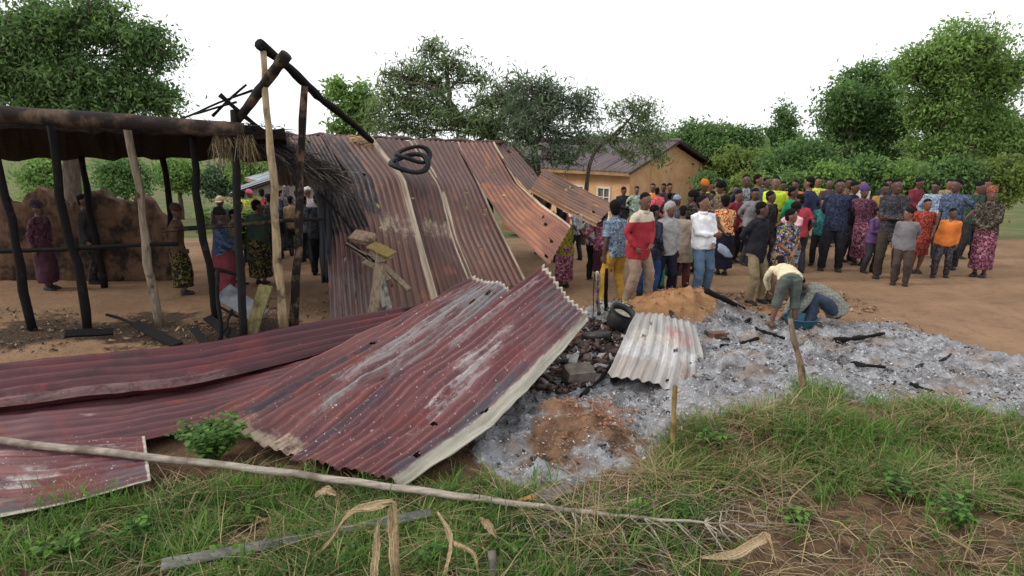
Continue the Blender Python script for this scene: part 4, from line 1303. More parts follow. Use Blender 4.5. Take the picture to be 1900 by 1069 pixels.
def cloth(rgb, name=None, var=0.18):
    return plain(name or 'cloth_%d_%d_%d' % rgb, rgb, 0.9, var, 5.0, 0.12, 0.15)


def pattern(name, base, cols, scale=14.0, mode='noise', seed=0.0):
    """printed cloth: several colours laid over each other"""
    t = NT(name)
    c = lin(*base)
    for i, k in enumerate(cols):
        co = t.coord('Object', (1, 1, 1), (seed + i * 3.7, i * 1.9, i * 5.1))
        n = t.noise(co, scale * (1 + 0.25 * i), 2, 0.5, 1.2) if mode == 'noise' else t.voro(co, scale * (1 + 0.2 * i))
        m = t.step(n, 0.54, 0.57) if mode == 'noise' else t.math('SUBTRACT', 1.0, t.step(n, 0.28, 0.33))
        c = t.mix(m, c, lin(*k))
    f = t.noise(t.coord('Object'), 6, 4)
    c = t.mix(0.3, c, t.mix(f, (0.5, 0.5, 0.5), (1, 1, 1)), 'MULTIPLY')
    return t.fin(c, 0.9, 0, 0.15)


def plaid(name, base, line, scale=24.0):
    t = NT(name)
    c = lin(*base)
    sep = t.n('ShaderNodeSeparateXYZ'); t.l(t.coord('Object', (scale,) * 3), sep.inputs[0])
    for i in range(3):
        m = t.math('LESS_THAN', t.math('FRACT', sep.outputs[i]), 0.22)
        c = t.mix(t.math('MULTIPLY', m, 0.6), c, lin(*line))
    return t.fin(c, 0.9, 0, 0.15)


def blocked(name, hi, lo, z, slope=0.0):
    """a jacket whose upper part is one colour and lower part another"""
    t = NT(name)
    sep = t.n('ShaderNodeSeparateXYZ'); t.l(t.coord('Object'), sep.inputs[0])
    m = t.step(sep.outputs[2], z - 0.006, z + 0.006)
    n = t.noise(t.coord('Object'), 6, 4)
    c = t.mix(m, lin(*lo), lin(*hi))
    c = t.mix(0.3, c, t.mix(n, (0.55, 0.55, 0.55), (1, 1, 1)), 'MULTIPLY')
    return t.fin(c, 0.75, 0, 0.25)


def open_jacket(name, outer, inner, inner2):
    """an open jacket: the strip down the front is the printed shirt worn under it"""
    t = NT(name)
    co = t.coord('Object')
    sep = t.n('ShaderNodeSeparateXYZ'); t.l(co, sep.inputs[0])
    m = t.math('MULTIPLY', t.math('LESS_THAN', t.math('ABSOLUTE', sep.outputs[0]), 0.075), t.math('LESS_THAN', sep.outputs[1], -0.02))
    sh = t.mix(t.step(t.noise(co, 24, 2, 0.5, 1.0), 0.48, 0.52), lin(*inner), lin(*inner2))
    return t.fin(t.mix(m, lin(*outer), sh), 0.7, 0, 0.3)


def two_bone(a, tg, l1, l2, hint):
    d = tg - a; D = np.linalg.norm(d)
    if D > 0.998 * (l1 + l2):
        d = d / D * 0.998 * (l1 + l2); D = 0.998 * (l1 + l2)
    dn = d / D
    x = (l1 * l1 - l2 * l2 + D * D) / (2 * D)
    h = math.sqrt(max(0, l1 * l1 - x * x))
    hp = np.asarray(hint, float); hp = hp - dn * np.dot(hp, dn); hp /= (np.linalg.norm(hp) + 1e-9)
    return a + dn * x + hp * h, a + d


ARM = dict(hang=((0.035, 0.02, -0.305), (0.25, -1, 0)), cross=((-0.13, 0.125, -0.165), (0.9, -0.2, -0.6)), behind=((-0.07, -0.075, -0.25), (0.9, -0.6, 0)), front=((-0.085, 0.12, -0.23), (0.9, -0.4, -0.3)),
           pocket=((0.025, 0.06, -0.26), (0.7, -1, 0)), hip=((0.03, 0.03, -0.21), (1, -0.7, 0)), face=((-0.07, 0.12, 0.02), (0.6, 0.3, -1)), hold=((-0.03, 0.17, -0.20), (0.6, -0.8, -0.4)), reach=((-0.02, 0.16, -0.25), (0.5, -0.5, 0)))


def person(label, x, y, yaw, H, top=None, bottom=None, bot='trousers', sleeve=1.0, hem=0.05, arms=('hang', 'hang'), head=(0, 0), hair='short', hcol=None, skin=0, lean=0.02, lean2=0.0, hipz=0.52, hipback=0.0,
           feet=None, shoe=(40, 36, 36), shoes=True, vox=0.013, group='villagers gathered around the ruins', zg=None, plump=1.0, leg_end=1.0, near=False, inner=None, tilt=0.0, knee=(0.1, 1, 0)):
    """yaw 0 faces the camera, 90 faces image right, 180 faces away. Local axes: x = person's right-hand screen side, -y = forward."""
    z0 = float(gz(x, y)) if zg is None else zg
    th = thing('person', label, 'person', (x, y, z0), R(yaw), group)
    S_ = np.array((1., 0, 0)); FW = np.array((0, -1., 0)); UP = np.array((0, 0, 1.))
    X = lambda v: S_ * v[0] + FW * v[1] + UP * v[2]
    pel = X((0, -hipback, hipz))
    u1 = X((tilt, math.sin(lean), math.cos(lean))); u1 /= np.linalg.norm(u1); f1 = X((0, math.cos(lean), -math.sin(lean)))
    l2 = lean + lean2
    u2 = X((tilt, math.sin(l2), math.cos(l2))); u2 /= np.linalg.norm(u2); f2 = X((0, math.cos(l2), -math.sin(l2)))
    waist = pel + u1 * 0.09; chest = waist + u2 * 0.11; neck = chest + u2 * 0.105
    # head frame
    hy, hp = R(head[0]), R(head[1])
    l3 = l2 * 0.35
    u3 = X((math.sin(hy) * math.sin(hp), math.sin(l3) + math.cos(hy) * math.sin(hp), math.cos(l3) * math.cos(hp))); u3 /= np.linalg.norm(u3)
    fh = X((math.sin(hy), math.cos(hy), 0)); fh = fh - u3 * np.dot(fh, u3); fh /= np.linalg.norm(fh)
    sh = np.cross(fh, u3)
    hc_ = neck + (u2 * 0.4 + u3 * 0.6) * 0.026 + u3 * 0.064
    sk = MB(); tp = MB(); bt = MB()
    pl = plump

    def ring(c, a, b, ua, fa):
        return (c * H, ua * a * H, fa * b * H)
    # torso
    tor = [(pel - u1 * 0.045, 0.068, 0.052, f1), (pel, 0.090 * pl, 0.064 * pl, f1), (waist, 0.079 * pl, 0.056 * pl, f1), ((waist + chest) / 2, 0.086 * pl, 0.060, f2), (chest, 0.094, 0.062, f2), (chest + u2 * 0.055, 0.088, 0.056, f2), (chest + u2 * 0.088, 0.058, 0.045, f2), (neck, 0.036, 0.036, f2)]
    sk.loft([ring(c, a, b, S_, f) for c, a, b, f in tor], 14)
    sk.loft([ring(neck - u2 * 0.02, 0.040, 0.040, sh, fh), ring(neck + u3 * 0.012, 0.032, 0.034, sh, fh), ring(hc_ - u3 * 0.03, 0.031, 0.034, sh, fh)], 10)
    # head
    hd = [(-0.069, 0.016, 0.016, 0.026), (-0.060, 0.028, 0.032, 0.018), (-0.040, 0.037, 0.046, 0.008), (-0.015, 0.042, 0.053, 0.002), (0.010, 0.044, 0.057, -0.002), (0.035, 0.043, 0.056, -0.005), (0.055, 0.033, 0.043, -0.007), (0.067, 0.016, 0.022, -0.007)]
    sk.loft([ring(hc_ + u3 * z + fh * o_, a * 1.04, b * 1.02, sh, fh) for z, a, b, o_ in hd], 14)
    nose = hc_ + u3 * -0.012 + fh * 0.054
    sk.loft([ring(nose + u3 * 0.016 - fh * 0.004, 0.005, 0.006, sh, fh), ring(nose, 0.008, 0.009, sh, fh), ring(nose - u3 * 0.009 + fh * 0.002, 0.012, 0.011, sh, fh), ring(nose - u3 * 0.015, 0.009, 0.006, sh, fh)], 8)
    sk.ell((hc_ + u3 * -0.041 + fh * 0.048) * H, 0.014 * H, 0.008 * H, 0.008 * H, (sh, fh, u3), 8, 4)
    sk.ell((hc_ + u3 * 0.014 + fh * 0.050) * H, 0.026 * H, 0.007 * H, 0.005 * H, (sh, fh, u3), 8, 4)
    for s_ in (-1, 1):
        sk.ell((hc_ + sh * s_ * 0.045 + u3 * -0.008 - fh * 0.006) * H, 0.006 * H, 0.012 * H, 0.018 * H, (sh, fh, u3), 8, 4)
    # arms
    for s_, nm in ((-1, arms[0]), (1, arms[1])):
        sp = chest + u2 * 0.068 + S_ * s_ * 0.094
        off, hint = ARM[nm] if isinstance(nm, str) else nm
        if abs(l2) > 0.6 and isinstance(nm, str):
            tg = sp + X((off[0] * s_, off[1], off[2]))
        else:
            tg = sp + S_ * s_ * off[0] + f2 * off[1] + u2 * off[2]
        hv = S_ * s_ * hint[0] + f2 * hint[1] + u2 * hint[2]
        el, wr = two_bone(sp, tg, 0.165, 0.148, hv)
        pts = [sp - u2 * 0.004 - S_ * s_ * 0.02, sp, (sp * 0.55 + el * 0.45), el, (el * 0.6 + wr * 0.4), wr]
        rr = [0.026, 0.031, 0.028, 0.0225, 0.0235, 0.0155]
        sk.tube([p * H for p in pts], [q * H for q in rr], 10)
        # hand: palm, four fingers, thumb
        fd = wr - el; fd /= np.linalg.norm(fd)
        inn = -S_ * s_ + f2 * 0.35; inn = inn - fd * np.dot(inn, fd); inn /= np.linalg.norm(inn)      # palm faces the body
        ac = np.cross(fd, inn)
        if np.dot(ac, f2) < 0: ac = -ac                                                              # towards the thumb side
        pc = wr + fd * 0.026
        sk.loft([ring(wr - fd * 0.004, 0.016, 0.012, ac, inn), ring(wr + fd * 0.02, 0.023, 0.011, ac, inn), ring(wr + fd * 0.048, 0.025, 0.009, ac, inn), ring(wr + fd * 0.056, 0.020, 0.007, ac, inn)], 10)
        fr_ = max(0.0058, 0.75 * vox / H)
        for k in range(4):
            o_ = (k - 1.5) * 0.0145
            ln = (0.036, 0.044, 0.047, 0.041)[k]
            b0 = wr + fd * 0.048 + ac * o_
            d1 = fd + ac * o_ * 6 + inn * 0.25; d1 /= np.linalg.norm(d1)
            d2 = fd * 0.55 + ac * o_ * 5 + inn * 0.8; d2 /= np.linalg.norm(d2)
            m1 = b0 + d1 * ln * 0.5; m2 = m1 + d2 * ln * 0.5
            sk.tube([(b0 - fd * 0.01) * H, m1 * H, m2 * H], [fr_ * H, fr_ * H * 0.95, fr_ * H * 0.75], 6)
        b0 = wr + fd * 0.016 + ac * 0.017
        sk.tube([b0 * H, (b0 + ac * 0.018 + fd * 0.018 + inn * 0.006) * H, (b0 + ac * 0.022 + fd * 0.038 + inn * 0.014) * H], [fr_ * 1.25 * H, fr_ * 1.1 * H, fr_ * 0.8 * H], 6)
        if top is not None and sleeve > 0:
            cut = sleeve
            P_ = [sp - S_ * s_ * 0.03 + u2 * 0.004, sp + u2 * 0.002, sp * 0.55 + el * 0.45, el, el * 0.5 + wr * 0.5, wr]
            ts = [0, 0.06, 0.28, 0.52, 0.76, 0.98]
            q = [(p, w_) for p, w_, t_ in zip(P_, [0.032, 0.037, 0.037, 0.032, 0.029, 0.023], ts) if t_ <= cut]
            if cut < 0.98 and len(q) < 6:
                i = len(q); a_ = (cut - ts[i - 1]) / (ts[i] - ts[i - 1]); q.append((P_[i - 1] * (1 - a_) + P_[i] * a_, 0.042 if cut < 0.5 else 0.032))
            tp.tube([p * H for p, _ in q], [w_ * H for _, w_ in q], 10)
    # legs
    ft = feet or ((-0.062, 0.01), (0.062, 0.0))
    if bot in ('skirt', 'wrap') and lean < 0.5: ft = ((-0.040, ft[0][1] * 0.35), (0.040, ft[1][1] * 0.35))
    for s_, fo in zip((-1, 1), ft):
        hpnt = pel + S_ * s_ * 0.048 - u1 * 0.01
        fz = fo[2] if len(fo) > 2 else 0.0
        ank = X((fo[0], fo[1], 0.042 + fz))
        kn, ank2 = two_bone(hpnt, ank, 0.245, 0.238, X((s_ * knee[0], knee[1], knee[2])))
        pts = [hpnt + u1 * 0.02, hpnt - u1 * 0.03 * (1 if lean < 0.7 else 0), hpnt * 0.5 + kn * 0.5, kn, kn * 0.68 + ank2 * 0.32, kn * 0.3 + ank2 * 0.7, ank2]
        rr = [0.050, 0.053, 0.044, 0.032, 0.034, 0.025, 0.020]
        sk.tube([p * H for p in pts], [q * H for q in rr], 10)
        fd = X((fo[0] * 0.5, 1.0, 0)); fd /= np.linalg.norm(fd); sd = np.cross(fd, UP)
        a0 = ank2 - UP * 0.018
        fr1 = [ring(a0 - fd * 0.030, 0.014, 0.016, sd, UP), ring(a0 - fd * 0.012, 0.022, 0.026, sd, UP), ring(a0 + fd * 0.03 - UP * 0.005, 0.024, 0.021, sd, UP), ring(a0 + fd * 0.075 - UP * 0.012, 0.027, 0.013, sd, UP), ring(a0 + fd * 0.102 - UP * 0.015, 0.018, 0.008, sd, UP)]
        sk.loft(fr1, 10)
        if shoes:
            m_ = MB()
            m_.loft([(c, a * 1.22, b * 1.25) for c, a, b in fr1], 12)
            m_.loft([(c - UP * 0.012 * H, a * 1.3, UP * 0.010 * H) for c, a, b in fr1], 12)
            m_.build('shoe', plain('shoe_%d_%d_%d' % shoe, shoe, 0.6, 0.2, 8, 0.05), th, True)
        if bottom is not None and bot in ('trousers', 'shorts'):
            e = 1.0 if bot == 'trousers' else 0.5
            e *= leg_end
            al = np.array(pts); cum = np.concatenate(([0], np.cumsum(np.linalg.norm(np.diff(al, axis=0), axis=1)))); cum /= cum[-1]
            wr_ = [0.060, 0.064, 0.056, 0.047, 0.045, 0.042, 0.040]
            q = [(p, w_) for p, w_, t_ in zip(pts, wr_, cum) if t_ <= e + 1e-6]
            if e < 1:
                i = len(q); a_ = (e - cum[i - 1]) / (cum[i] - cum[i - 1]); q.append((pts[i - 1] * (1 - a_) + pts[i] * a_, 0.050))
            else:
                q[-1] = (q[-1][0] - UP * 0.012, 0.041)
            bt.tube([p * H for p, _ in q], [w_ * H * (0.5 + 0.5 * pl) for _, w_ in q], 12)
    if bottom is not None:
        if bot in ('trousers', 'shorts'):
            bt.loft([ring(pel - u1 * 0.055, 0.072, 0.058, S_, f1), ring(pel - u1 * 0.02, 0.104 * pl, 0.076 * pl, S_, f1), ring(pel + u1 * 0.02, 0.100 * pl, 0.072 * pl, S_, f1), ring(waist - u1 * 0.01, 0.088 * pl, 0.064 * pl, S_, f1)], 14)
        else:                                                            # skirt, wrapper
            zb = 0.09 if bot == 'skirt' else 0.24
            mid = X((sum(q[0] for q in ft) / 2, sum(q[1] for q in ft) / 2, zb))
            bt.loft([ring(waist, 0.088 * pl, 0.066 * pl, S_, f1), ring(pel + u1 * 0.01, 0.108 * pl, 0.086 * pl, S_, f1), ring(pel * 0.65 + mid * 0.35 + FW * 0.016, 0.114 * pl, 0.108 * pl, S_, FW), ring(pel * 0.3 + mid * 0.7 + FW * 0.016, 0.114 * pl, 0.106, S_, FW), ring(mid + FW * 0.006, 0.118 * pl, 0.100, S_, FW)], 18)
    if top is not None:
        hm = pel - u1 * hem
        sh_ = [(hm, 0.112 * pl, 0.086 * pl, f1), (pel + u1 * 0.01, 0.112 * pl, 0.084 * pl, f1), (waist, 0.100 * pl, 0.076 * pl, f1), ((waist + chest) / 2, 0.102 * pl, 0.076, f2), (chest, 0.106, 0.076, f2), (chest + u2 * 0.050, 0.098, 0.068, f2), (chest + u2 * 0.082, 0.066, 0.055, f2), (neck + u2 * 0.002, 0.043, 0.043, f2)]
        tp.loft([ring(c, a, b, S_, f) for c, a, b, f in sh_], 16)
    if hair == 'hood':
        tp.loft([ring(neck - u2 * 0.015, 0.058, 0.056, sh, fh), ring(hc_ - u3 * 0.05 - fh * 0.022, 0.055, 0.048, sh, fh), ring(hc_ - fh * 0.026, 0.057, 0.056, sh, fh), ring(hc_ + u3 * 0.04 - fh * 0.018, 0.054, 0.062, sh, fh), ring(hc_ + u3 * 0.07 - fh * 0.014, 0.036, 0.046, sh, fh), ring(hc_ + u3 * 0.082 - fh * 0.014, 0.014, 0.02, sh, fh)], 14)

    def soft(mb, nm, mat, v, fold=0.0, it=3):
        o = mb.build(nm, mat, th, True)
        md = o.modifiers.new('join', 'REMESH'); md.mode = 'VOXEL'; md.voxel_size = v; md.use_smooth_shade = True
        md = o.modifiers.new('soften', 'SMOOTH'); md.factor = 0.5; md.iterations = it
        if fold:
            md = o.modifiers.new('folds', 'DISPLACE'); md.texture = wr_tex; md.strength = fold; md.mid_level = 0.5; md.texture_coords = 'GLOBAL' if near else 'LOCAL'
        return o
    soft(sk, 'body', SKIN[skin % 3], vox, 0, 2)
    if bottom is not None: soft(bt, bot if bot != 'wrap' else 'skirt', bottom, vox * 1.1, 0.035)
    if top is not None: soft(tp, 'hooded_top' if hair == 'hood' else 'top', top, vox * 1.1, 0.035)
    hm_ = hcol or HAIR
    if hair in ('short', 'afro', 'long'):
        k = {'short': 1.0, 'afro': 1.22, 'long': 1.1}[hair]
        m_ = MB()
        m_.ell((hc_ + u3 * 0.026 - fh * 0.0095) * H, 0.0485 * k * H, 0.0585 * k * H, 0.0505 * k * H, (sh, fh, u3), 14, 9)
        m_.ell((hc_ + u3 * -0.012 - fh * 0.026) * H, 0.040 * k * H, 0.036 * k * H, 0.045 * k * H, (sh, fh, u3), 12, 6)
        o = m_.build('hair', hm_, th, True)
        ss = o.modifiers.new('s', 'SUBSURF'); ss.levels = 1; ss.render_levels = 1
        md = o.modifiers.new('curl', 'DISPLACE'); md.texture = hair_tex; md.strength = 0.010 * k; md.mid_level = 0.5
    elif hair == 'wrap':
        m_ = MB()
        m_.loft([ring(hc_ + u3 * 0.008 - fh * 0.006, 0.048, 0.059, sh, fh), ring(hc_ + u3 * 0.03 - fh * 0.008, 0.054, 0.064, sh, fh), ring(hc_ + u3 * 0.06 - fh * 0.014, 0.052, 0.060, sh, fh), ring(hc_ + u3 * 0.085 - fh * 0.02, 0.034, 0.040, sh, fh), ring(hc_ + u3 * 0.092 - fh * 0.02, 0.012, 0.014, sh, fh)], 14)
        m_.ell((hc_ + u3 * 0.03 - fh * 0.066) * H, 0.024 * H, 0.018 * H, 0.02 * H, (sh, fh, u3), 8, 5)
        o = m_.build('headwrap', hm_, th, True)
        md = o.modifiers.new('f', 'DISPLACE'); md.texture = wr_tex; md.strength = 0.02
    elif hair == 'cap':
        m_ = MB()
        m_.loft([ring(hc_ + u3 * 0.016 - fh * 0.004, 0.047, 0.060, sh, fh), ring(hc_ + u3 * 0.04 - fh * 0.005, 0.046, 0.059, sh, fh), ring(hc_ + u3 * 0.062 - fh * 0.008, 0.036, 0.046, sh, fh), ring(hc_ + u3 * 0.075 - fh * 0.008, 0.014, 0.018, sh, fh)], 14)
        m_.loft([ring(hc_ + u3 * 0.018 + fh * 0.04, 0.042, 0.004, sh, u3), ring(hc_ + u3 * 0.016 + fh * 0.075, 0.038, 0.004, sh, u3), ring(hc_ + u3 * 0.010 + fh * 0.098, 0.022, 0.003, sh, u3)], 12)
        m_.build('cap', hm_, th, True)
    if near and top is not None and hair != 'hood':
        MB().loft([ring(neck - u2 * 0.012 + f2 * 0.004, 0.050, 0.050, S_, f2), ring(neck + u2 * 0.008, 0.043, 0.044, S_, f2), ring(neck + u2 * 0.014, 0.040, 0.041, S_, f2), ring(neck + u2 * 0.002, 0.036, 0.037, S_, f2)], 16).build('collar', top, th, True)
    if near:
        for s_ in (-1, 1):
            e_ = hc_ + u3 * 0.001 + sh * s_ * 0.0185 + fh * 0.0485
            MB().ell(e_ * H, 0.0065 * H, 0.0042 * H, 0.0034 * H, (sh, fh, u3), 8, 5).build('eye', EYE, th, True)
            MB().ell((e_ + fh * 0.0035) * H, 0.0032 * H, 0.0022 * H, 0.0034 * H, (sh, fh, u3), 8, 4).build('iris', IRIS, th, True)
        MB().ell((hc_ + u3 * -0.0415 + fh * 0.0535) * H, 0.0125 * H, 0.0035 * H, 0.0055 * H, (sh, fh, u3), 8, 4).build('lips', LIP, th, True)
    th['_h'] = 0
    del th['_h']
    return th, dict(H=H, z0=z0, yaw=yaw, x=x, y=y)


def pp(px, py, Y):
    """place by head top pixel and depth: returns x, y and standing height"""
    q = at(px, py, Y)
    g0 = float(gz(q[0], q[1]))
    return q[0], q[1], (q[2] - g0) / 0.998


def stand(label, px, py, Y, yaw, **kw):
    x, y, H = pp(px, py, Y)
    rj = np.random.default_rng(int(px * 7 + py))
    if 'arms' not in kw:
        ch = ('hang', 'pocket', 'front', 'behind', 'hip', 'hang', 'cross')
        kw['arms'] = (ch[rj.integers(0, 7)], ch[rj.integers(0, 7)])
    if 'feet' not in kw:
        kw['feet'] = ((-0.06 - rj.uniform(0, 0.035), rj.uniform(-0.06, 0.06)), (0.06 + rj.uniform(0, 0.035), rj.uniform(-0.06, 0.06)))
    kw.setdefault('tilt', rj.normal(0, 0.045)); kw.setdefault('lean', rj.uniform(-0.02, 0.10)); kw.setdefault('lean2', rj.uniform(0.0, 0.12))
    kw.setdefault('head', (rj.normal(0, 28), rj.uniform(-2, 16)))
    if 'plump' not in kw: kw['plump'] = rj.uniform(0.92, 1.14)
    return person(label, x, y, yaw, H, **kw)


C_ = cloth
_DC = {}


def D_(rgb):
    """crowd clothing: plain, printed or checked cloth in the given colour"""
    if rgb in _DC: return _DC[rgb]
    h = (rgb[0] * 7 + rgb[1] * 13 + rgb[2] * 5) % 4
    lo = tuple(int(c * 0.68) for c in rgb); hi = tuple(min(235, int(c * 1.25 + 12)) for c in rgb)
    if h == 0: m = pattern('print_%d_%d_%d' % rgb, rgb, [lo, hi], 20, 'noise', rgb[0] * 0.1)
    elif h == 1: m = plaid('check_%d_%d_%d' % rgb, rgb, lo, 14.0)
    else: m = cloth(rgb)
    _DC[rgb] = m
    return m


floral = pattern('floral_shirt', (36, 40, 58), [(196, 196, 200), (210, 120, 92), (70, 92, 150), (150, 150, 70), (30, 32, 44)], 15, 'noise', 2)
bluepat = pattern('grey_blue_print', (104, 122, 140), [(150, 166, 180), (66, 80, 98), (120, 136, 150)], 16, 'noise', 7)
orangepat = pattern('orange_print', (206, 150, 96), [(160, 50, 42), (224, 190, 140), (120, 40, 36)], 13, 'noise', 4)
blackpat = pattern('black_white_print', (30, 28, 30), [(120, 112, 100), (34, 30, 32), (84, 72, 60)], 26, 'noise', 9)
brownpat = pattern('brown_print', (84, 68, 58), [(120, 104, 88), (52, 42, 40), (140, 126, 104)], 22, 'noise', 3)
purplepat = pattern('purple_print', (92, 44, 66), [(170, 130, 146), (64, 30, 48), (150, 90, 104)], 20, 'noise', 5)
greenpat = pattern('green_black_print', (32, 34, 30), [(70, 74, 42), (20, 20, 20), (110, 98, 52)], 12, 'noise', 6)
yelpat = pattern('olive_yellow_print', (120, 112, 40), [(58, 62, 30), (150, 142, 62)], 24, 'noise', 8)
tealpat = pattern('green_print', (52, 130, 92), [(30, 84, 62), (120, 176, 140)], 22, 'noise', 11)
# ---- near row, in front of the ruins
G1 = 'people standing at the edge of the ash'
stand('person in grey blue patterned shirt and mustard trousers seen from behind', 1147, 371, 9.3, 205, top=bluepat, bottom=C_((176, 136, 58)), sleeve=0.45, hem=0.06, arms=('front', 'hang'), head=(-25, 8), hair='afro', skin=2, shoe=(190, 186, 180), vox=0.010, group=G1, near=True)
RJ = stand('person in beige and red color block jacket and taupe trousers looking over the shoulder', 1190, 354, 8.9, 42, top=blocked('beige_red_jacket', (196, 184, 166), (150, 40, 50), 1.215), bottom=C_((138, 118, 104)), hem=0.11, arms=('pocket', 'front'), head=(-20, 8), skin=0, plump=1.12, vox=0.010, group=G1, near=True, shoe=(170, 160, 60))
stand('boy in grey hooded sweatshirt with hood up and navy trousers', 1240, 372, 9.8, 8, top=C_((150, 147, 147)), bottom=C_((30, 32, 46)), hem=0.07, arms=('hang', 'hang'), head=(12, 10), hair='hood', skin=0, vox=0.010, group=G1, near=True)
stand('child in loose beige coat and maroon trousers seen from behind', 1270, 380, 10.4, 160, top=C_((146, 132, 116)), bottom=C_((88, 52, 50)), hem=0.20, arms=('pocket', 'hang'), head=(10, 14), skin=2, plump=1.18, vox=0.011, group=G1)
WS = stand('person in white long sleeved shirt and blue jeans holding a plastic bag', 1311, 360, 9.9, 14, top=C_((226, 226, 230)), bottom=C_((92, 112, 134)), hem=0.05, arms=('cross', ((-0.05, 0.12, -0.25), (0.7, -0.8, 0))), head=(38, -4), skin=1, vox=0.010, group=G1, near=True)
stand('person in long black jacket and khaki trousers looking right', 1412, 372, 9.4, 30, top=C_((34, 34, 40)), bottom=C_((122, 108, 84)), hem=0.12, arms=('behind', 'behind'), head=(55, 2), skin=2, vox=0.010, group=G1, near=True)
stand('boy in dark floral printed shirt looking to the right', 1462, 384, 9.35, 20, top=floral, bottom=C_((112, 88, 70)), sleeve=0.5, hem=0.10, arms=('front', 'front'), head=(58, 0), skin=1, vox=0.010, group=G1, near=True, plump=1.1)
# bending child and crouching person raking through the ash
q = gp(1452, 612)
person('barefoot child in cream top and grey rolled trousers bending far forward over the ash', q[0], q[1], 172, 1.34, top=C_((206, 194, 164)), bottom=C_((84, 90, 84)), lean=1.25, lean2=0.3, hipz=0.52, hipback=0.06, arms=('reach', 'reach'), head=(0, 30), feet=((-0.11, 0.0), (0.12, -0.02)),
       shoes=False, skin=1, leg_end=0.66, hem=0.03, vox=0.010, group=G1, near=True, plump=1.05)
q = gp(1524, 612)
person('person in grey plaid shirt and blue jeans crouching over the basin', q[0], q[1] + 0.12, 262, 1.6, top=plaid('grey_plaid', (132, 132, 122), (92, 96, 92)), bottom=C_((58, 68, 86)), lean=0.60, lean2=0.55, hipz=0.17, hipback=0.12, arms=('reach', 'reach'), head=(0, 40),
       feet=((-0.10, 0.12), (0.10, 0.10)), skin=2, vox=0.010, group=G1, plump=1.1, knee=(0.25, 0.8, 0.6))
# ---- second row
G2 = 'villagers standing in the yard behind the ash'
stand('woman in orange patterned top and long navy skirt seen from behind', 1350, 362, 11.4, 172, top=orangepat, bottom=D_((26, 27, 42)), bot='skirt', sleeve=0.3, hem=0.02, hair='afro', skin=2, group=G2)
stand('person in dark speckled dress standing behind the white shirted one', 1292, 352, 11.6, 190, top=blackpat, bottom=D_((42, 38, 38)), bot='skirt', sleeve=0.5, hair='afro', skin=2, group=G2)
stand('woman with orange headwrap and dark top', 1304, 333, 13.6, 10, top=D_((62, 54, 56)), bottom=brownpat, bot='skirt', hair='wrap', hcol=D_((190, 110, 46)), skin=0, group=G2)
stand('woman in brown patterned blouse looking to the left', 1342, 334, 13.0, -50, top=brownpat, bottom=D_((60, 50, 50)), bot='skirt', hair='afro', arms=('front', 'cross'), skin=0, group=G2)
stand('man in open navy leather jacket over patterned grey shirt', 1385, 321, 13.3, -6, top=open_jacket('open_navy_jacket', (36, 46, 64), (150, 154, 160), (78, 84, 94)), bottom=D_((28, 28, 34)), arms=('pocket', 'pocket'), hem=0.08, skin=2, group=G2)
stand('person in grey top looking right just beside the navy jacket', 1404, 321, 13.8, 40, top=D_((86, 90, 98)), bottom=D_((44, 44, 50)), hem=0.07, arms=('hang', 'pocket'), head=(30, 0), skin=1, group=G2)
stand('person in bright neon yellow shirt with orange hem', 1441, 325, 12.8, -12, top=blocked('neon_yellow_shirt', (204, 224, 56), (226, 150, 60), 0.98), bottom=D_((40, 40, 48)), sleeve=0.6, hem=0.06, head=(-15, 0), skin=1, group=G2)
stand('person in green top and green printed dress looking right', 1467, 344, 12.2, 40, top=D_((40, 134, 88)), bottom=tealpat, bot='skirt', arms=('cross', 'front'), head=(30, 0), hair='short', skin=2, group=G2, plump=1.1)
stand('girl in pale pink shirt and blue patterned skirt at right', 1474, 374, 10.9, 110, top=D_((206, 160, 168)), bottom=pattern('blue_print', (110, 130, 146), [(60, 72, 90), (150, 166, 176)], 16, 'noise', 14), bot='wrap', sleeve=0.3, hair='afro', arms=('hang', 'hip'), skin=2, group=G2)
stand('person in maroon red shirt at the right seen from behind', 1491, 359, 11.6, 170, top=D_((150, 54, 66)), bottom=D_((50, 48, 56)), hem=0.06, sleeve=0.4, skin=2, group=G2)
stand('tall person in navy jacket right of the green dress', 1507, 326, 12.6, 220, top=D_((44, 50, 72)), bottom=D_((60, 60, 72)), hem=0.08, skin=1, group=G2)
stand('person in dark jacket and blue jeans between the red jacket and grey hood', 1212, 378, 9.7, 120, top=D_((38, 40, 50)), bottom=D_((38, 60, 100)), hem=0.09, skin=2, group=G2, arms=('pocket', 'hang'))
stand('child in green trousers and white printed top behind the grey hooded boy', 1222, 398, 10.4, 160, top=pattern('white_print', (196, 194, 196), [(120, 120, 126)], 20, 'noise', 15), bottom=D_((44, 126, 96)), hem=0.05, skin=2, group=G2)
stand('person with pale blue cap leaning behind the grey hooded boy', 1258, 360, 11.4, 190, top=D_((72, 70, 78)), bottom=D_((58, 44, 46)), hair='cap', hcol=D_((124, 140, 164)), skin=2, group=G2)
stand('person in black top half hidden behind the floral shirted boy', 1430, 352, 12.0, 30, top=D_((44, 40, 44)), bottom=D_((54, 48, 46)), skin=2, group=G2, head=(30, 0))
stand('person in dark purple shirt standing between headwrap and navy jacket', 1363, 342, 14.2, 0, top=D_((66, 52, 66)), bottom=D_((50, 46, 50)), skin=0, group=G2)
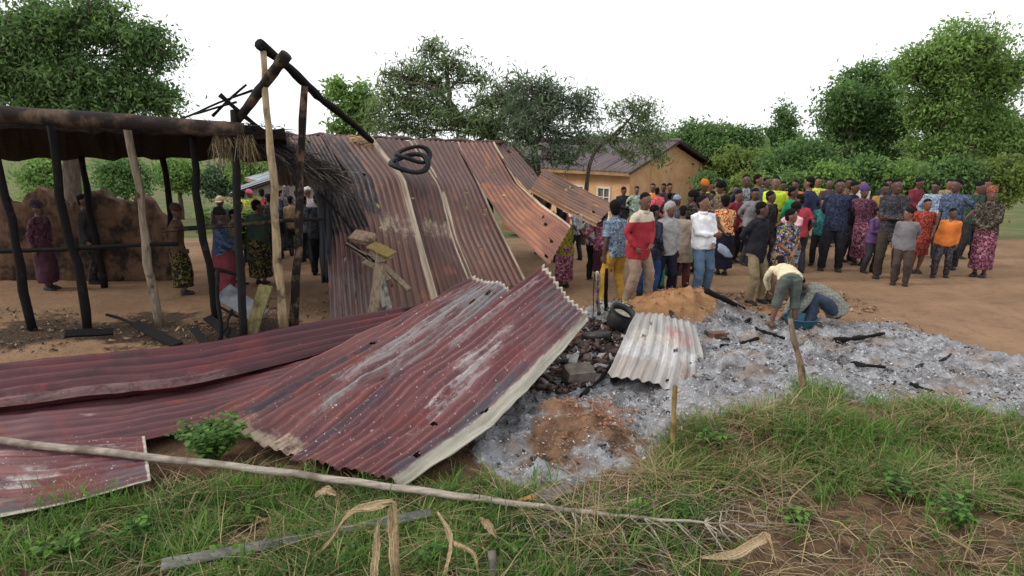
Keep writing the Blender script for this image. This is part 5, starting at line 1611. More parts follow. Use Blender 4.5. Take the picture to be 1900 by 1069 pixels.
ex = [('person in ash grey shirt behind the black jacket', 1398, 346, 12.4, 20, (128, 126, 128), (52, 50, 56)), ('child in faded yellow shirt between the headwrap and the speckled dress', 1322, 352, 13.2, -10, (182, 160, 86), (64, 58, 58)), ('person in wine red top behind the woman in orange print', 1366, 350, 12.6, 30, (112, 44, 54), (44, 42, 48)),
      ('child in sky blue shirt behind the girl in pink', 1484, 366, 13.4, -20, (112, 146, 176), (60, 60, 70)), ('person in dark olive coat at the back behind the neon shirt', 1424, 328, 15.0, 10, (70, 72, 54), (48, 46, 46)), ('person in rust orange shirt at the back behind the green dress', 1478, 332, 14.6, -30, (168, 92, 56), (52, 50, 54)),
      ('person in pale grey shirt at the back between neon shirt and green dress', 1454, 334, 15.6, 0, (160, 160, 164), (56, 54, 58)), ('child in teal shirt near the right crowd', 1530, 366, 12.2, -40, (54, 110, 112), (54, 52, 56)), ('person in black coat close beside the dark blue jacket', 1584, 334, 12.8, 30, (38, 36, 40), (44, 42, 46)),
      ('woman in mustard print behind the violet headwrap', 1640, 338, 13.4, -10, (150, 116, 56), (86, 60, 50)), ('person in pale blue shirt behind the brick red dress', 1742, 334, 13.2, -25, (136, 150, 170), (50, 48, 56)), ('person in dark green shirt between slate blue and print dress', 1812, 334, 13.0, 15, (50, 72, 58), (48, 46, 48)), ('child in grey sweater in front of the charcoal coat', 1690, 384, 10.6, -35, (110, 108, 112), (70, 60, 56))]
for (lab, px, py, Yq, yw, a, b) in ex:
    stand(lab, px, py, Yq, yw, top=D_(a), bottom=D_(b), hem=0.07, skin=px % 3, group=G2, vox=0.015)
ex2 = [('person in lime green shirt left of the red jacket beyond the posts', 446, 352, 14.6, 170, (176, 196, 64), (60, 62, 60)), ('child in yellow green shirt at the fence beyond the posts', 494, 372, 13.6, 190, (150, 178, 60), (52, 52, 56)), ('person in crimson shirt far behind the posts', 520, 352, 15.6, 160, (168, 48, 56), (48, 46, 52)),
       ('person in tan coat between the posts at the back', 540, 362, 13.4, 200, (132, 110, 84), (54, 50, 48)), ('person in black coat left of the dark green coat', 436, 372, 12.6, 150, (36, 34, 38), (40, 38, 40)), ('person in khaki brown jacket close behind the blue jacket', 424, 386, 10.6, 130, (92, 82, 60), (70, 62, 50)), ('person in slate shirt near the black tarp', 562, 362, 12.6, 180, (78, 82, 92), (44, 44, 50))]
for (lab, px, py, Yq, yw, a, b) in ex2:
    stand(lab, px, py, Yq, yw, top=D_(a), bottom=D_(b), hem=0.07, skin=px % 3, group='people behind the burnt frame', vox=0.015)
ex3 = [('person in lemon yellow shirt at the back right of the crowd', 1516, 326, 15.2, -10, (206, 210, 80), (54, 52, 56)), ('person in dark plaid coat at the back behind the teal child', 1538, 330, 14.6, 15, (72, 60, 62), (48, 46, 50)), ('person in brown jacket at the back behind the dark blue jacket', 1574, 328, 15.4, -20, (96, 74, 58), (50, 48, 50)), ('person in white shirt at the back behind the plum dress', 1600, 330, 15.0, 10, (190, 188, 188), (56, 54, 60)),
       ('person in navy coat at the back behind the mustard print', 1652, 330, 15.2, -30, (44, 48, 70), (44, 42, 48)), ('person in maroon jersey at the back behind the charcoal coat', 1700, 328, 14.8, 20, (108, 46, 56), (46, 44, 48)), ('person in khaki shirt at the back behind the pale blue shirt', 1762, 330, 15.4, 0, (128, 116, 84), (54, 50, 48)), ('person in black shirt at the back behind the dark green shirt', 1828, 330, 15.0, -15, (42, 40, 44), (46, 44, 48)), ('child in orange vest in front of the slate blue shirt', 1766, 384, 11.2, -30, (204, 118, 56), (60, 56, 60)), ('child in purple jumper beside the plum dress', 1630, 382, 11.6, 10, (96, 70, 112), (56, 54, 60))]
for (lab, px, py, Yq, yw, a, b) in ex3:
    stand(lab, px, py, Yq, yw, top=D_(a), bottom=D_(b), hem=0.07, skin=px % 3, group=G2, vox=0.016)
# right part of the yard
stand('person in dark blue jacket and black trousers right of the maroon shirt', 1560, 330, 11.8, -25, top=D_((40, 46, 66)), bottom=D_((36, 36, 42)), hem=0.08, skin=2, group=G2, arms=('behind', 'behind'))
stand('woman in plum dress and violet headwrap at right', 1612, 342, 12.4, -40, top=D_((84, 50, 66)), bottom=purplepat, bot='skirt', hair='wrap', hcol=D_((84, 62, 104)), skin=0, group=G2)
stand('man in charcoal coat with folded arms at right', 1668, 328, 11.2, -30, top=D_((54, 52, 58)), bottom=D_((60, 52, 46)), hem=0.14, arms=('cross', 'cross'), skin=2, group=G2)
stand('girl in brick red dress beside the charcoal coat', 1718, 366, 11.6, -15, top=D_((142, 62, 52)), bottom=D_((132, 58, 50)), bot='wrap', sleeve=0.3, hair='short', skin=1, group=G2)
stand('man in slate blue shirt near the right edge', 1780, 330, 12.0, -45, top=D_((70, 82, 104)), bottom=D_((46, 44, 50)), hem=0.08, sleeve=0.5, skin=2, group=G2)
stand('woman in dark print dress farthest to the right', 1846, 346, 11.2, -50, top=blackpat, bottom=purplepat, bot='skirt', hair='wrap', hcol=D_((120, 70, 54)), skin=0, group=G2, arms=('front', 'front'))
# ---- far group beside the ochre house
G3 = 'people gathered by the ochre house'
far = [('dark clothed person at the left end of the group by the house wall', 1155, 345, 18.0, (44, 42, 50), (40, 38, 44), 0), ('person in pale green robe by the house wall', 1180, 344, 18.0, (146, 170, 156), (140, 164, 150), 20), ('person in orange yellow top by the house wall', 1209, 339, 18.4, (222, 140, 60), (70, 60, 60), 10),
       ('person in coral pink shirt seen from behind by the house', 1221, 347, 16.2, (208, 88, 92), (46, 44, 66), 180), ('dark shirted person right of the coral shirt', 1233, 339, 18.8, (52, 48, 56), (48, 46, 50), 0), ('person in charcoal top at the right end of the group by the house', 1243, 338, 18.4, (60, 56, 62), (50, 48, 54), -10),
       ('dark haired person in black jacket in front of the group by the house', 1246, 357, 15.4, (46, 46, 52), (44, 42, 48), 180), ('person in grey jacket at the back of the crowd below the trees', 1330, 330, 17.0, (104, 96, 92), (60, 56, 56), 10), ('person in dull yellow top at the back of the crowd', 1318, 336, 15.8, (176, 160, 70), (70, 60, 58), 0)]
for (lab, px, py, Yq, a, b, yw) in far:
    stand(lab, px, py, Yq, yw, top=D_(a), bottom=D_(b), hem=0.08, skin=px % 3, vox=0.018, group=G3)
# ---- under and beyond the hanging roof sheets
G4 = 'people seen beneath the hanging roof sheets'
stand('woman in purple patterned wrapper and olive yellow shawl below the orange sheet', 1050, 392, 10.4, 200, top=yelpat, bottom=purplepat, bot='skirt', hem=0.10, hair='short', skin=2, group=G4)
stand('person in white top and black trousers standing under the tan sheet', 1104, 385, 11.0, 150, top=pattern('white_black_print', (168, 164, 160), [(50, 48, 50)], 10, 'noise', 17), bottom=D_((34, 32, 36)), sleeve=0.5, hem=0.03, skin=2, group=G4)
stand('person in maroon patterned dress beside the white top under the tan sheet', 1122, 384, 10.2, 170, top=purplepat, bottom=D_((64, 34, 44)), bot='wrap', hem=0.04, skin=2, group=G4)
for i, (px, py, Yq, a, lab) in enumerate(((1018, 372, 13.0, (60, 52, 52), 'shadowed person in brown top deep under the fallen roof'), (1040, 374, 12.6, (122, 60, 66), 'shadowed person in dull red top deep under the fallen roof'), (1072, 380, 12.8, (136, 138, 142), 'shadowed person in grey top deep under the fallen roof'))):
    stand(lab, px, py, Yq, 150 + 30 * i, top=D_(a), bottom=D_((48, 44, 46)), skin=2, vox=0.018, group=G4)
# ---- left: seen through the burnt frame
G5 = 'people behind the burnt frame'
stand('woman in dark green coat and patterned long skirt seen from behind at the rail', 470, 369, 10.6, 175, top=D_((52, 64, 54)), bottom=greenpat, bot='skirt', hem=0.22, plump=1.2, hair='short', skin=2, arms=('hold', 'hold'), group=G5, vox=0.011)
stand('person in blue jacket and dark red skirt leaning on the rail at left', 402, 384, 9.6, 100, top=D_((60, 74, 98)), bottom=D_((112, 52, 62)), bot='skirt', hem=0.12, hair='wrap', hcol=D_((36, 34, 40)), plump=1.1, skin=2, arms=('hold', 'hold'), group=G5, vox=0.011)
stand('person with pale cap and grey jacket behind the blue jacket', 408, 361, 11.8, 60, top=D_((72, 70, 72)), bottom=D_((60, 56, 56)), hair='cap', hcol=D_((176, 160, 134)), skin=2, group=G5)
stand('person in bright red jacket beyond the burnt posts', 480, 349, 14.0, 175, top=D_((176, 38, 54)), bottom=D_((40, 40, 48)), hem=0.08, skin=2, group=G5)
stand('person with pink headscarf beyond the burnt posts', 460, 352, 14.8, 150, top=D_((160, 150, 96)), bottom=D_((70, 66, 66)), hair='wrap', hcol=D_((206, 96, 120)), skin=2, group=G5)
stand('person in navy top just left of the grey hooded shawl', 511, 349, 14.0, 165, top=D_((40, 42, 58)), bottom=D_((36, 36, 42)), hem=0.08, skin=2, group=G5)
stand('person in grey hooded shawl over a green skirt between the burnt posts', 530, 343, 14.2, 185, top=D_((96, 90, 94)), bottom=D_((64, 92, 60)), bot='skirt', hem=0.02, hair='hood', skin=2, group=G5)
stand('person in white cap beyond the scorched post', 571, 345, 13.2, 190, top=D_((176, 168, 170)), bottom=D_((52, 52, 60)), hair='cap', hcol=D_((206, 202, 202)), skin=2, group=G5)
stand('person in padded black jacket and black trousers beside the black tarp', 586, 357, 11.3, 195, top=D_((36, 38, 44)), bottom=D_((24, 24, 28)), hem=0.07, arms=('front', 'front'), plump=1.08, skin=2, shoe=(20, 20, 22), group=G5, vox=0.011)
stand('person in olive shirt behind the rail, left of the scorched post', 548, 352, 15.0, 170, top=D_((70, 78, 56)), bottom=D_((50, 48, 50)), skin=2, group=G5)
stand('person in charcoal shirt just right of the grey hooded shawl', 500, 358, 13.0, 200, top=D_((44, 40, 44)), bottom=D_((38, 36, 40)), skin=2, group=G5)
stand('woman in brown shawl under the shelter roof left of the blue jacket', 318, 378, 9.9, 120, top=D_((86, 66, 54)), bottom=greenpat, bot='skirt', hem=0.16, hair='wrap', hcol=D_((70, 50, 46)), skin=2, group=G5)
stand('person in dull maroon shirt under the shelter roof', 250, 366, 11.5, 150, top=D_((104, 52, 58)), bottom=D_((50, 46, 48)), skin=2, group=G5)
stand('man in dark grey coat near the left edge under the shelter roof', 150, 358, 10.8, 110, top=D_((52, 50, 52)), bottom=D_((44, 40, 40)), hem=0.16, skin=2, group=G5)
stand('woman in dark plum dress farthest left under the shelter roof', 60, 372, 10.2, 90, top=D_((72, 46, 58)), bottom=D_((66, 42, 54)), bot='skirt', hair='wrap', hcol=D_((56, 44, 60)), skin=2, group=G5)

# ================================================================== DEBRIS IN THE ASH
def gon(px, py, dz=0.0):
    q = gp(px, py); q[2] = float(gz(q[0], q[1])) + dz
    if inpoly(np.array([q[0]]), np.array([q[1]]), ASH)[0]: q[2] += 0.8 * float(lumpf(q[0], q[1])) + 0.01
    return q


# plastic bag held by the white-shirted person
q = at(1334, 462, 9.58)
mb = MB(); v = []; f = []
r = np.random.default_rng(3)
for i in range(9):
    t_ = i / 8.0
    for k in range(14):
        a = 6.283 * k / 14
        rad = 0.62 * (0.02 + 0.10 * math.sin(min(1, t_ * 1.15) * 2.4) ** 0.8) * (1 + 0.22 * math.sin(3 * a + i) + r.normal(0, 0.09))
        v.append((0.16 * t_ + rad * math.cos(a) * 1.15, rad * math.sin(a) * 0.55, 0.09 - 0.22 * t_))
for i in range(8):
    for k in range(14):
        f.append((i * 14 + k, i * 14 + (k + 1) % 14, (i + 1) * 14 + (k + 1) % 14, (i + 1) * 14 + k))
f.append(tuple(8 * 14 + k for k in range(14)))
t = NT('clear_plastic'); t.fin(lin(150, 160, 178), 0.35, 0, 0.5); t.b.inputs['Alpha'].default_value = 0.8
o = mb.add(v, f).build('plastic_bag', t.m, None, True); o.location = tuple(q)
tag(o, 'crumpled bluish grey plastic bag held by the white shirted person', 'bag')

# dark cooking pot, tilted
steel = plain('sooty_pot', (36, 36, 36), 0.6, 0.4, 9, 0.3, 0.4)
q = gon(1140, 618)
pot = thing('cooking_pot', 'sooty black cooking pot tilted in the ash beside the grey sheet', 'pot', tuple(q))
tl = Matrix.Rotation(0.35, 3, 'Y') @ Matrix.Rotation(0.25, 3, 'X')
prof = [(0.02, 0.0), (0.12, 0.01), (0.16, 0.07), (0.165, 0.22), (0.15, 0.26), (0.172, 0.275), (0.168, 0.285), (0.14, 0.26), (0.15, 0.21), (0.14, 0.08), (0.02, 0.03)]
mb = MB()
mb.loft([(np.array(tl @ Vector((0, 0, z + 0.02))), np.array(tl @ Vector((a, 0, 0))), np.array(tl @ Vector((0, a, 0)))) for a, z in prof], 24)
mb.build('vessel', steel, pot, True)
mb = MB()
mb.loft([(np.array(tl @ Vector((0, 0, z + 0.02))), np.array(tl @ Vector((a, 0, 0))), np.array(tl @ Vector((0, a, 0)))) for a, z in ((0.148, 0.20), (0.10, 0.225), (0.02, 0.235))], 18)
mb.build('burnt_contents', plain('grey_ash_fill', (150, 142, 132), 0.95, 0.4, 20, 0.5), pot, True)
for s_ in (-1, 1):
    pts = [np.array(tl @ Vector((s_ * (0.165 + 0.04 * math.sin(a)), 0.06 * math.cos(a), 0.23))) for a in np.linspace(0.2, 2.94, 8)]
    MB().tube(pts, 0.009, 6).build('handle', steel, pot, True)

# burnt block, can, bits of iron
adobe = plain('burnt_adobe', (112, 104, 98), 0.95, 0.35, 9, 0.6, 0.1)


def block(name, px, py, dx, dy, dz, rot, mat, label, cat_, lift=0.0, group=None, rx=0.0):
    q = gon(px, py, lift)
    mb = MB(); nseg = 4
    v = []; f = []
    r = np.random.default_rng(int(px + py))
    M_ = Matrix.Rotation(rot, 3, 'Z') @ Matrix.Rotation(rx, 3, 'X')
    idx = {}
    for fx in range(6):
        ax = fx // 2; sg = (fx % 2) * 2 - 1
        for i in range(nseg):
            for j in range(nseg):
                cs = []
                for (a, b) in ((i, j), (i + 1, j), (i + 1, j + 1), (i, j + 1)):
                    c = [0, 0, 0]; c[ax] = sg; c[(ax + 1) % 3] = a / nseg * 2 - 1; c[(ax + 2) % 3] = b / nseg * 2 - 1
                    key = tuple(round(x, 4) for x in c)
                    if key not in idx:
                        k = np.array(c, float); l_ = np.abs(k).sum()
                        s_ = 1 - 0.05 * max(0, l_ - 2) + r.normal(0, 0.025)
                        idx[key] = len(v); p = M_ @ Vector((k[0] * dx * s_, k[1] * dy * s_, dz + k[2] * dz * s_)); v.append(tuple(p))
                    cs.append(idx[key])
                f.append(tuple(cs) if sg > 0 else tuple(reversed(cs)))
    o = mb.add(v, f).build(name, mat)
    o.location = tuple(q)
    return tag(o, label, cat_, group)


block('burnt_block', 1072, 712, 0.15, 0.10, 0.085, 0.25, adobe, 'big grey burnt mud block standing in the blackened rubble', 'block', 0.0, None, 0.25)
block('burnt_block', 1012, 678, 0.11, 0.08, 0.05, -0.5, plain('burnt_adobe_dark', (62, 56, 54), 0.95, 0.4, 9, 0.6, 0.1), 'dark burnt mud block near the edge of the nearest sheet', 'block')
block('burnt_block', 1065, 640, 0.13, 0.07, 0.045, 0.9, plain('burnt_adobe_brown', (98, 70, 60), 0.95, 0.4, 9, 0.6, 0.1), 'small reddish burnt mud block in the blackened rubble', 'block')
block('burnt_block', 1330, 640, 0.10, 0.06, 0.05, 0.3, plain('brick_red', (104, 78, 68), 0.95, 0.4, 9, 0.6, 0.1), 'small red brick bit right of the grey sheet', 'block')
q = gon(1108, 640, 0.05)
tin = plain('burnt_tin', (44, 40, 40), 0.5, 0.4, 10, 0.2, 0.5)
d_ = np.array((0.16, -0.05, 0.02)); a_ = np.array((0.02, 0.05, 0.0)) * 1.1; b_ = np.array((0, 0.0, 0.06))
mb = MB()
mb.loft([(-d_, a_, b_), (d_, a_, b_), (d_ * 0.99, a_ * 0.86, b_ * 0.86), (-d_ * 0.8, a_ * 0.86, b_ * 0.86)], 18)
o = mb.build('tin_can', tin, None, True); o.location = tuple(q); tag(o, 'blackened tin can lying open in the rubble left of the grey sheet', 'can')
q = gon(1141, 715, 0.07)
mb = MB(); d_ = np.array((-0.02, -0.12, 0.0)); a_ = np.array((0.055, 0, 0)); b_ = np.array((0, 0, 0.065))
mb.loft([(-d_, a_, b_), (d_, a_, b_), (d_ * 0.99, a_ * 0.88, b_ * 0.88), (-d_ * 0.8, a_ * 0.88, b_ * 0.88)], 20)
o = mb.build('iron_pipe', tin, None, True); o.location = tuple(q); tag(o, 'short black open iron pipe under the corner of the grey sheet', 'pipe')
# blue basin by the crouching person
q = gon(1482, 612, 0.0)
mb = MB()
mb.loft([((0, 0, z), (a, 0, 0), (0, a, 0)) for a, z in ((0.14, 0.0), (0.17, 0.02), (0.21, 0.12), (0.225, 0.125), (0.222, 0.132), (0.20, 0.122), (0.16, 0.03), (0.02, 0.02))], 28)
o = mb.build('basin', plain('blue_plastic', (46, 94, 118), 0.45, 0.12, 6, 0.05, 0.4), None, True); o.location = tuple(q); tag(o, 'shallow blue plastic basin on the ash behind the bending child', 'basin')

# standing thin charred posts and stakes
ashpost = wood('ash_white_post', (170, 164, 160), (60, 54, 52), 0.3, 8, 31.0)
b = np.array
o = pole('charred_post', at(1108, 505, 7.7), gon(1112, 590, -0.05), 0.022, 0.032, ashpost, a=0.01, seed=61); tag(o, 'ash whitened burnt post, left of the pair near the sheet end', 'post')
o = pole('charred_post', at(1126, 500, 7.8), gon(1124, 588, -0.05), 0.024, 0.032, char, a=0.01, seed=62); tag(o, 'blackened burnt post, right of the pair near the sheet end', 'post')
o = pole('iron_rod', at(1103, 508, 7.6), gon(1100, 592, -0.03), 0.007, 0.007, tin, a=0.004, seed=63); tag(o, 'thin black iron rod left of the pair of burnt posts', 'rod')
stk = wood('stake_wood', (150, 126, 78), (96, 76, 46), 0.3, 6, 33.0)
o = pole('wooden_stake', at(1253, 716, 4.62), gon(1246, 856, -0.05), 0.021, 0.023, stk, a=0.006, seed=64); tag(o, 'yellowish wooden stake driven in the ground in front of the grey sheet', 'stake')
o = pole('wooden_stake', at(1466, 592, 5.55), gon(1488, 765, -0.05), 0.022, 0.034, wood('stake_grey', (126, 108, 88), (70, 58, 48), 0.3, 6, 35.0), a=0.02, seed=65, n=14); tag(o, 'crooked brown stake standing in the grass at the right', 'stake')
o = pole('charred_log', at(1312, 540, 7.75), gon(1378, 590, 0.0), 0.04, 0.03, char, a=0.012, seed=66); tag(o, 'long charred log leaning down the right side of the earth mound', 'log')

TIM = 'charred timber in the ash'
ashchar = wood('ash_dusted_char', (120, 114, 112), (36, 32, 32), 0.5, 9, 51.0)
tims = [((1045, 600), (1110, 622), 0.035), ((1010, 655), (1095, 668), 0.03), ((1060, 690), (1120, 640), 0.025), ((985, 700), (1040, 735), 0.022), ((1080, 745), (1130, 690), 0.022), ((1335, 655), (1405, 640), 0.04), ((1310, 628), (1350, 650), 0.03), ((1385, 610), (1430, 590), 0.03),
        ((1400, 625), (1455, 640), 0.03), ((1290, 545), (1312, 575), 0.03), ((1300, 560), (1330, 580), 0.025), ((1040, 720), (1100, 735), 0.02), ((1100, 610), (1125, 660), 0.03), ((1545, 640), (1640, 630), 0.035), ((1580, 680), (1640, 700), 0.03), ((1700, 690), (1760, 670), 0.03),
        ((1020, 630), (1050, 690), 0.022), ((1120, 660), (1140, 690), 0.02), ((1240, 610), (1262, 640), 0.03), ((1690, 720), (1730, 745), 0.025)]
TPL = ['lying just left of the cooking pot', 'across the rubble behind the dark burnt block', 'slanting from the big burnt block to the pipe', 'nearest the edge of the maroon sheet', 'leaning under the left corner of the grey sheet', 'thick and black, right of the red brick bit', 'short and thick, touching the red brick bit', 'slanting up just left of the bending child',
       'lying in front of the bending child', 'on the ash slope at the right of the earth mound, upper one', 'on the ash slope at the right of the earth mound, lower one', 'thin, in front of the big burnt block', 'below the cooking pot, steep', 'long, lying on the ash right of the basin', 'short, on the ash below the long one at right', 'farthest right on the ash',
       'steep, between the maroon sheet and the reddish block', 'small, beside the open iron pipe', 'small, at the foot of the mound behind the grey sheet', 'small, nearest the grass on the right side of the ash']
for i, (a, b_, w_) in enumerate(tims):
    p0 = gon(*a, 0.02); p1 = gon(*b_, 0.05)
    o = pole('charred_timber', p0, p1, w_ * 0.9, w_ * 0.5, char if i % 3 else ashchar, a=0.03, seed=70 + i, n=12, segs=7, knots=0.4)
    tag(o, 'charred timber ' + TPL[i], 'timber', TIM)

# crumbs of charcoal and flakes of ash: uncountable


def crumbs(name, label, poly, n, smin, smax, mat, seed, flat=0.5, extra=None, holes=None):
    r = np.random.default_rng(seed)
    P = np.array(poly)
    lo, hi = P.min(0), P.max(0)
    pts = []
    while len(pts) < n:
        c = r.uniform(lo, hi, (n * 3, 2))
        c = c[(c[:, 0] < 5.5) & (c[:, 1] < 10) & inpoly(c[:, 0], c[:, 1], poly)]
        k = fbm(c[:, 0] * 3, c[:, 1] * 3, seed, 3)
        c = c[k > r.uniform(-0.5, 0.25, len(c))]
        for h in (holes or []):
            c = c[((c[:, 0] - h[0]) ** 2 + (c[:, 1] - h[1]) ** 2) > h[2] ** 2 * r.uniform(0.7, 1.2, len(c))]
        pts += list(c)
    c = np.array(pts[:n])
    z = gz(c[:, 0], c[:, 1]) + 0.012 + np.where(inpoly(c[:, 0], c[:, 1], ASH), lumpf(c[:, 0], c[:, 1]), 0)
    base = np.array([(-1, -1, -1), (1, -1, -1), (1, 1, -1), (-1, 1, -1), (-1, -1, 1), (1, -1, 1), (1, 1, 1), (-1, 1, 1)], float) * 0.5
    fc = np.array([(0, 3, 2, 1), (4, 5, 6, 7), (0, 1, 5, 4), (1, 2, 6, 5), (2, 3, 7, 6), (3, 0, 4, 7)])
    s_ = smin + (smax - smin) * r.uniform(0, 1, n) ** 3
    sc = np.stack((s_ * r.uniform(0.7, 1.8, n), s_ * r.uniform(0.5, 1.2, n), s_ * flat * r.uniform(0.5, 1.3, n)), -1)
    V = base[None] * sc[:, None] * (1 + r.normal(0, 0.22, (n, 8, 1)))
    a = r.uniform(0, 6.28, n); ca, sa = np.cos(a)[:, None], np.sin(a)[:, None]
    tl_ = r.normal(0, 0.45, n)[:, None]
    X_ = V[..., 0] * ca - V[..., 1] * sa; Y_ = V[..., 0] * sa + V[..., 1] * ca; Z_ = V[..., 2] + V[..., 0] * np.sin(tl_)
    V = np.stack((X_ + c[:, 0][:, None], Y_ + c[:, 1][:, None], Z_ + z[:, None] + 0.012), -1)
    F = (fc[None] + (np.arange(n) * 8)[:, None, None]).reshape(-1, 4)
    o = mesh_np(name, V.reshape(-1, 3), F, mat, attrs={'rnd': np.repeat(r.uniform(0, 1, n), 8)})
    return tag(o, label, 'debris', None, 'stuff')


hol = [(M1[0], M1[1], 0.62), (M2[0], M2[1], 0.36)]
crumbs('charcoal_crumbs', 'black crumbs of charcoal scattered through the ash', ASH, 3600, 0.004, 0.024, leaf_mat('charcoal_crumb', (34, 31, 31), (100, 92, 88), None, 0.0), 5, 0.5, holes=hol)
crumbs('ash_flakes', 'white and grey flakes of ash over the burnt ground', ASH, 6000, 0.004, 0.018, leaf_mat('ash_flake', (150, 148, 148), (206, 206, 210), None, 0.0), 6, 0.35, holes=hol)
RUB = wpoly([(960, 720), (1010, 650), (1060, 610), (1110, 600), (1170, 590), (1150, 660), (1125, 700), (1060, 740), (1000, 740)])
crumbs('blackened_rubble', 'blackened rubble and burnt scraps between the nearest sheet and the grey sheet', RUB, 2600, 0.01, 0.085, leaf_mat('burnt_scrap', (20, 18, 18), (98, 74, 64), (170, 166, 166), 0.0), 8, 0.5)
YARD = wpoly([(1080, 520), (1500, 470), (1900, 520), (1900, 590), (1400, 580), (1180, 540)])
crumbs('yard_litter', 'small stones and litter on the trodden yard', YARD, 800, 0.008, 0.05, leaf_mat('yard_stone', (70, 54, 42), (170, 140, 110), None, 0.0), 9, 0.4)
LYARD = wpoly([(380, 600), (560, 520), (620, 500), (600, 620), (450, 640), (-100, 660), (-100, 560)])
crumbs('shelter_litter', 'stones, husks and burnt bits on the earth inside the shelter', LYARD, 1500, 0.005, 0.04, leaf_mat('shelter_bits', (40, 34, 30), (150, 124, 96), None, 0.0), 14, 0.4)
MND = [(M1[0] + 0.7 * math.cos(a), M1[1] + 0.7 * math.sin(a)) for a in np.linspace(0, 6.1, 14)]
crumbs('mound_clods', 'loose orange earth clods on the mound', MND, 500, 0.005, 0.02, leaf_mat('earth_clod', (128, 86, 54), (188, 138, 96), None, 0.0), 10, 0.6)
MN2 = [(M2[0] + 0.45 * math.cos(a), M2[1] + 0.4 * math.sin(a)) for a in np.linspace(0, 6.1, 14)]
crumbs('red_clods', 'reddish baked earth clods on the heap in the ash', MN2, 400, 0.005, 0.022, leaf_mat('red_clod', (112, 78, 60), (176, 128, 98), None, 0.0), 11, 0.6)

# ================================================================== GRASS
def grass(name, label, n, mat, seed, dens, hmin, hmax, wid=0.006, lean_=0.5, box_=((-3.6, 4.6), (2.35, 5.6))):
    r = np.random.default_rng(seed)
    C = []
    tot = 0
    while tot < n:
        x = r.uniform(*box_[0], n); y = r.uniform(*box_[1], n)
        k = dens(x, y) > r.uniform(0, 1, n)
        C.append(np.stack((x[k], y[k]), -1)); tot += k.sum()
    c = np.concatenate(C)[:n]
    # gather into tufts
    tuft = c[r.integers(0, n, n // 14)]
    own = r.integers(0, len(tuft), n)
    near_ = r.uniform(0, 1, n) < 0.75
    c = np.where(near_[:, None], tuft[own] + r.normal(0, 0.03, (n, 2)), c)
    z = gz(c[:, 0], c[:, 1]) - 0.01
    tsz = r.uniform(0.6, 1.9, len(tuft))
    h = r.uniform(hmin, hmax, n) * np.where(near_, tsz[own], 0.8) * (0.75 + 0.5 * vnoise(c[:, 0] * 3, c[:, 1] * 3, seed))
    a = r.uniform(0, 6.28, n)
    d = np.stack((np.cos(a), np.sin(a)), -1); s_ = np.stack((-np.sin(a), np.cos(a)), -1)
    ln = np.abs(r.normal(lean_, 0.3, n)) * h
    w_ = wid * r.uniform(0.4, 1.9, n)
    V = np.empty((n, 7, 3))
    for j, (t_, ww) in enumerate(((0, 1.0), (0.4, 0.9), (0.75, 0.6), (1.0, 0.0))):
        hx = c + d * (ln * t_ ** 2)[:, None]
        hz_ = z + h * t_ * (1 - 0.35 * t_ * np.clip(ln / h, 0, 1.4))
        if j < 3:
            V[:, 2 * j, :2] = hx - s_ * (w_ * ww / 2)[:, None]; V[:, 2 * j + 1, :2] = hx + s_ * (w_ * ww / 2)[:, None]
            V[:, 2 * j, 2] = hz_; V[:, 2 * j + 1, 2] = hz_
        else:
            V[:, 6, :2] = hx; V[:, 6, 2] = hz_
    i = (np.arange(n) * 7)[:, None]
    F = np.concatenate([i + np.array([[0, 1, 3]]), i + np.array([[0, 3, 2]]), i + np.array([[2, 3, 5]]), i + np.array([[2, 5, 4]]), i + np.array([[4, 5, 6]])])
    rv = np.clip(vnoise(c[:, 0] * 4, c[:, 1] * 4, seed + 3) * 0.5 + r.uniform(0, 0.5, n), 0, 1)
    o = mesh_np(name, V.reshape(-1, 3), F, mat, attrs={'rnd': np.repeat(rv, 7)})
    return tag(o, label, 'grass', None, 'stuff')


BARE = wpoly([(1300, 1000), (1340, 930), (1420, 900), (1520, 890), (1900, 960), (1900, 1069), (1480, 1120), (1340, 1080)])
SHA = [tuple(q[:2]) for q in (at(541, 858, 4.25), at(745, 895, 3.98), at(985, 706, 5.15), at(1092, 594, 6.6), at(1007, 496, 7.2), at(800, 655, 5.6))]
SHB = [tuple(q[:2]) for q in (at(-120, 980, 3.75), at(262, 915, 3.9), at(400, 790, 4.8), at(580, 862, 4.25), at(800, 655, 5.6), at(600, 600, 8), at(-100, 680, 8))]


def d_fg(x, y):
    e = np.clip((4.25 - y) / 0.35 + 0.6 * fbm(x * 2, y * 2, 77), 0, 1)
    e = e * np.clip(0.55 + 1.3 * fbm(x * 2.3, y * 2.3, 78), 0.04, 1)
    e = e * np.where(inpoly(x, y, ASH), 0.06, 1) * np.where(inpoly(x, y, BARE), 0.12, 1) * np.where(inpoly(x, y, SHA) | inpoly(x, y, SHB), 0.0, 1)
    rt = np.clip((x - 0.25) / 0.8, 0, 1)
    return e * (1 - 0.5 * rt)


def d_bank(x, y):
    return softpoly(x, y, BANK, 0.05, 4) * np.clip(0.55 + 1.2 * fbm(x * 2.2, y * 2.2, 79), 0.05, 1)


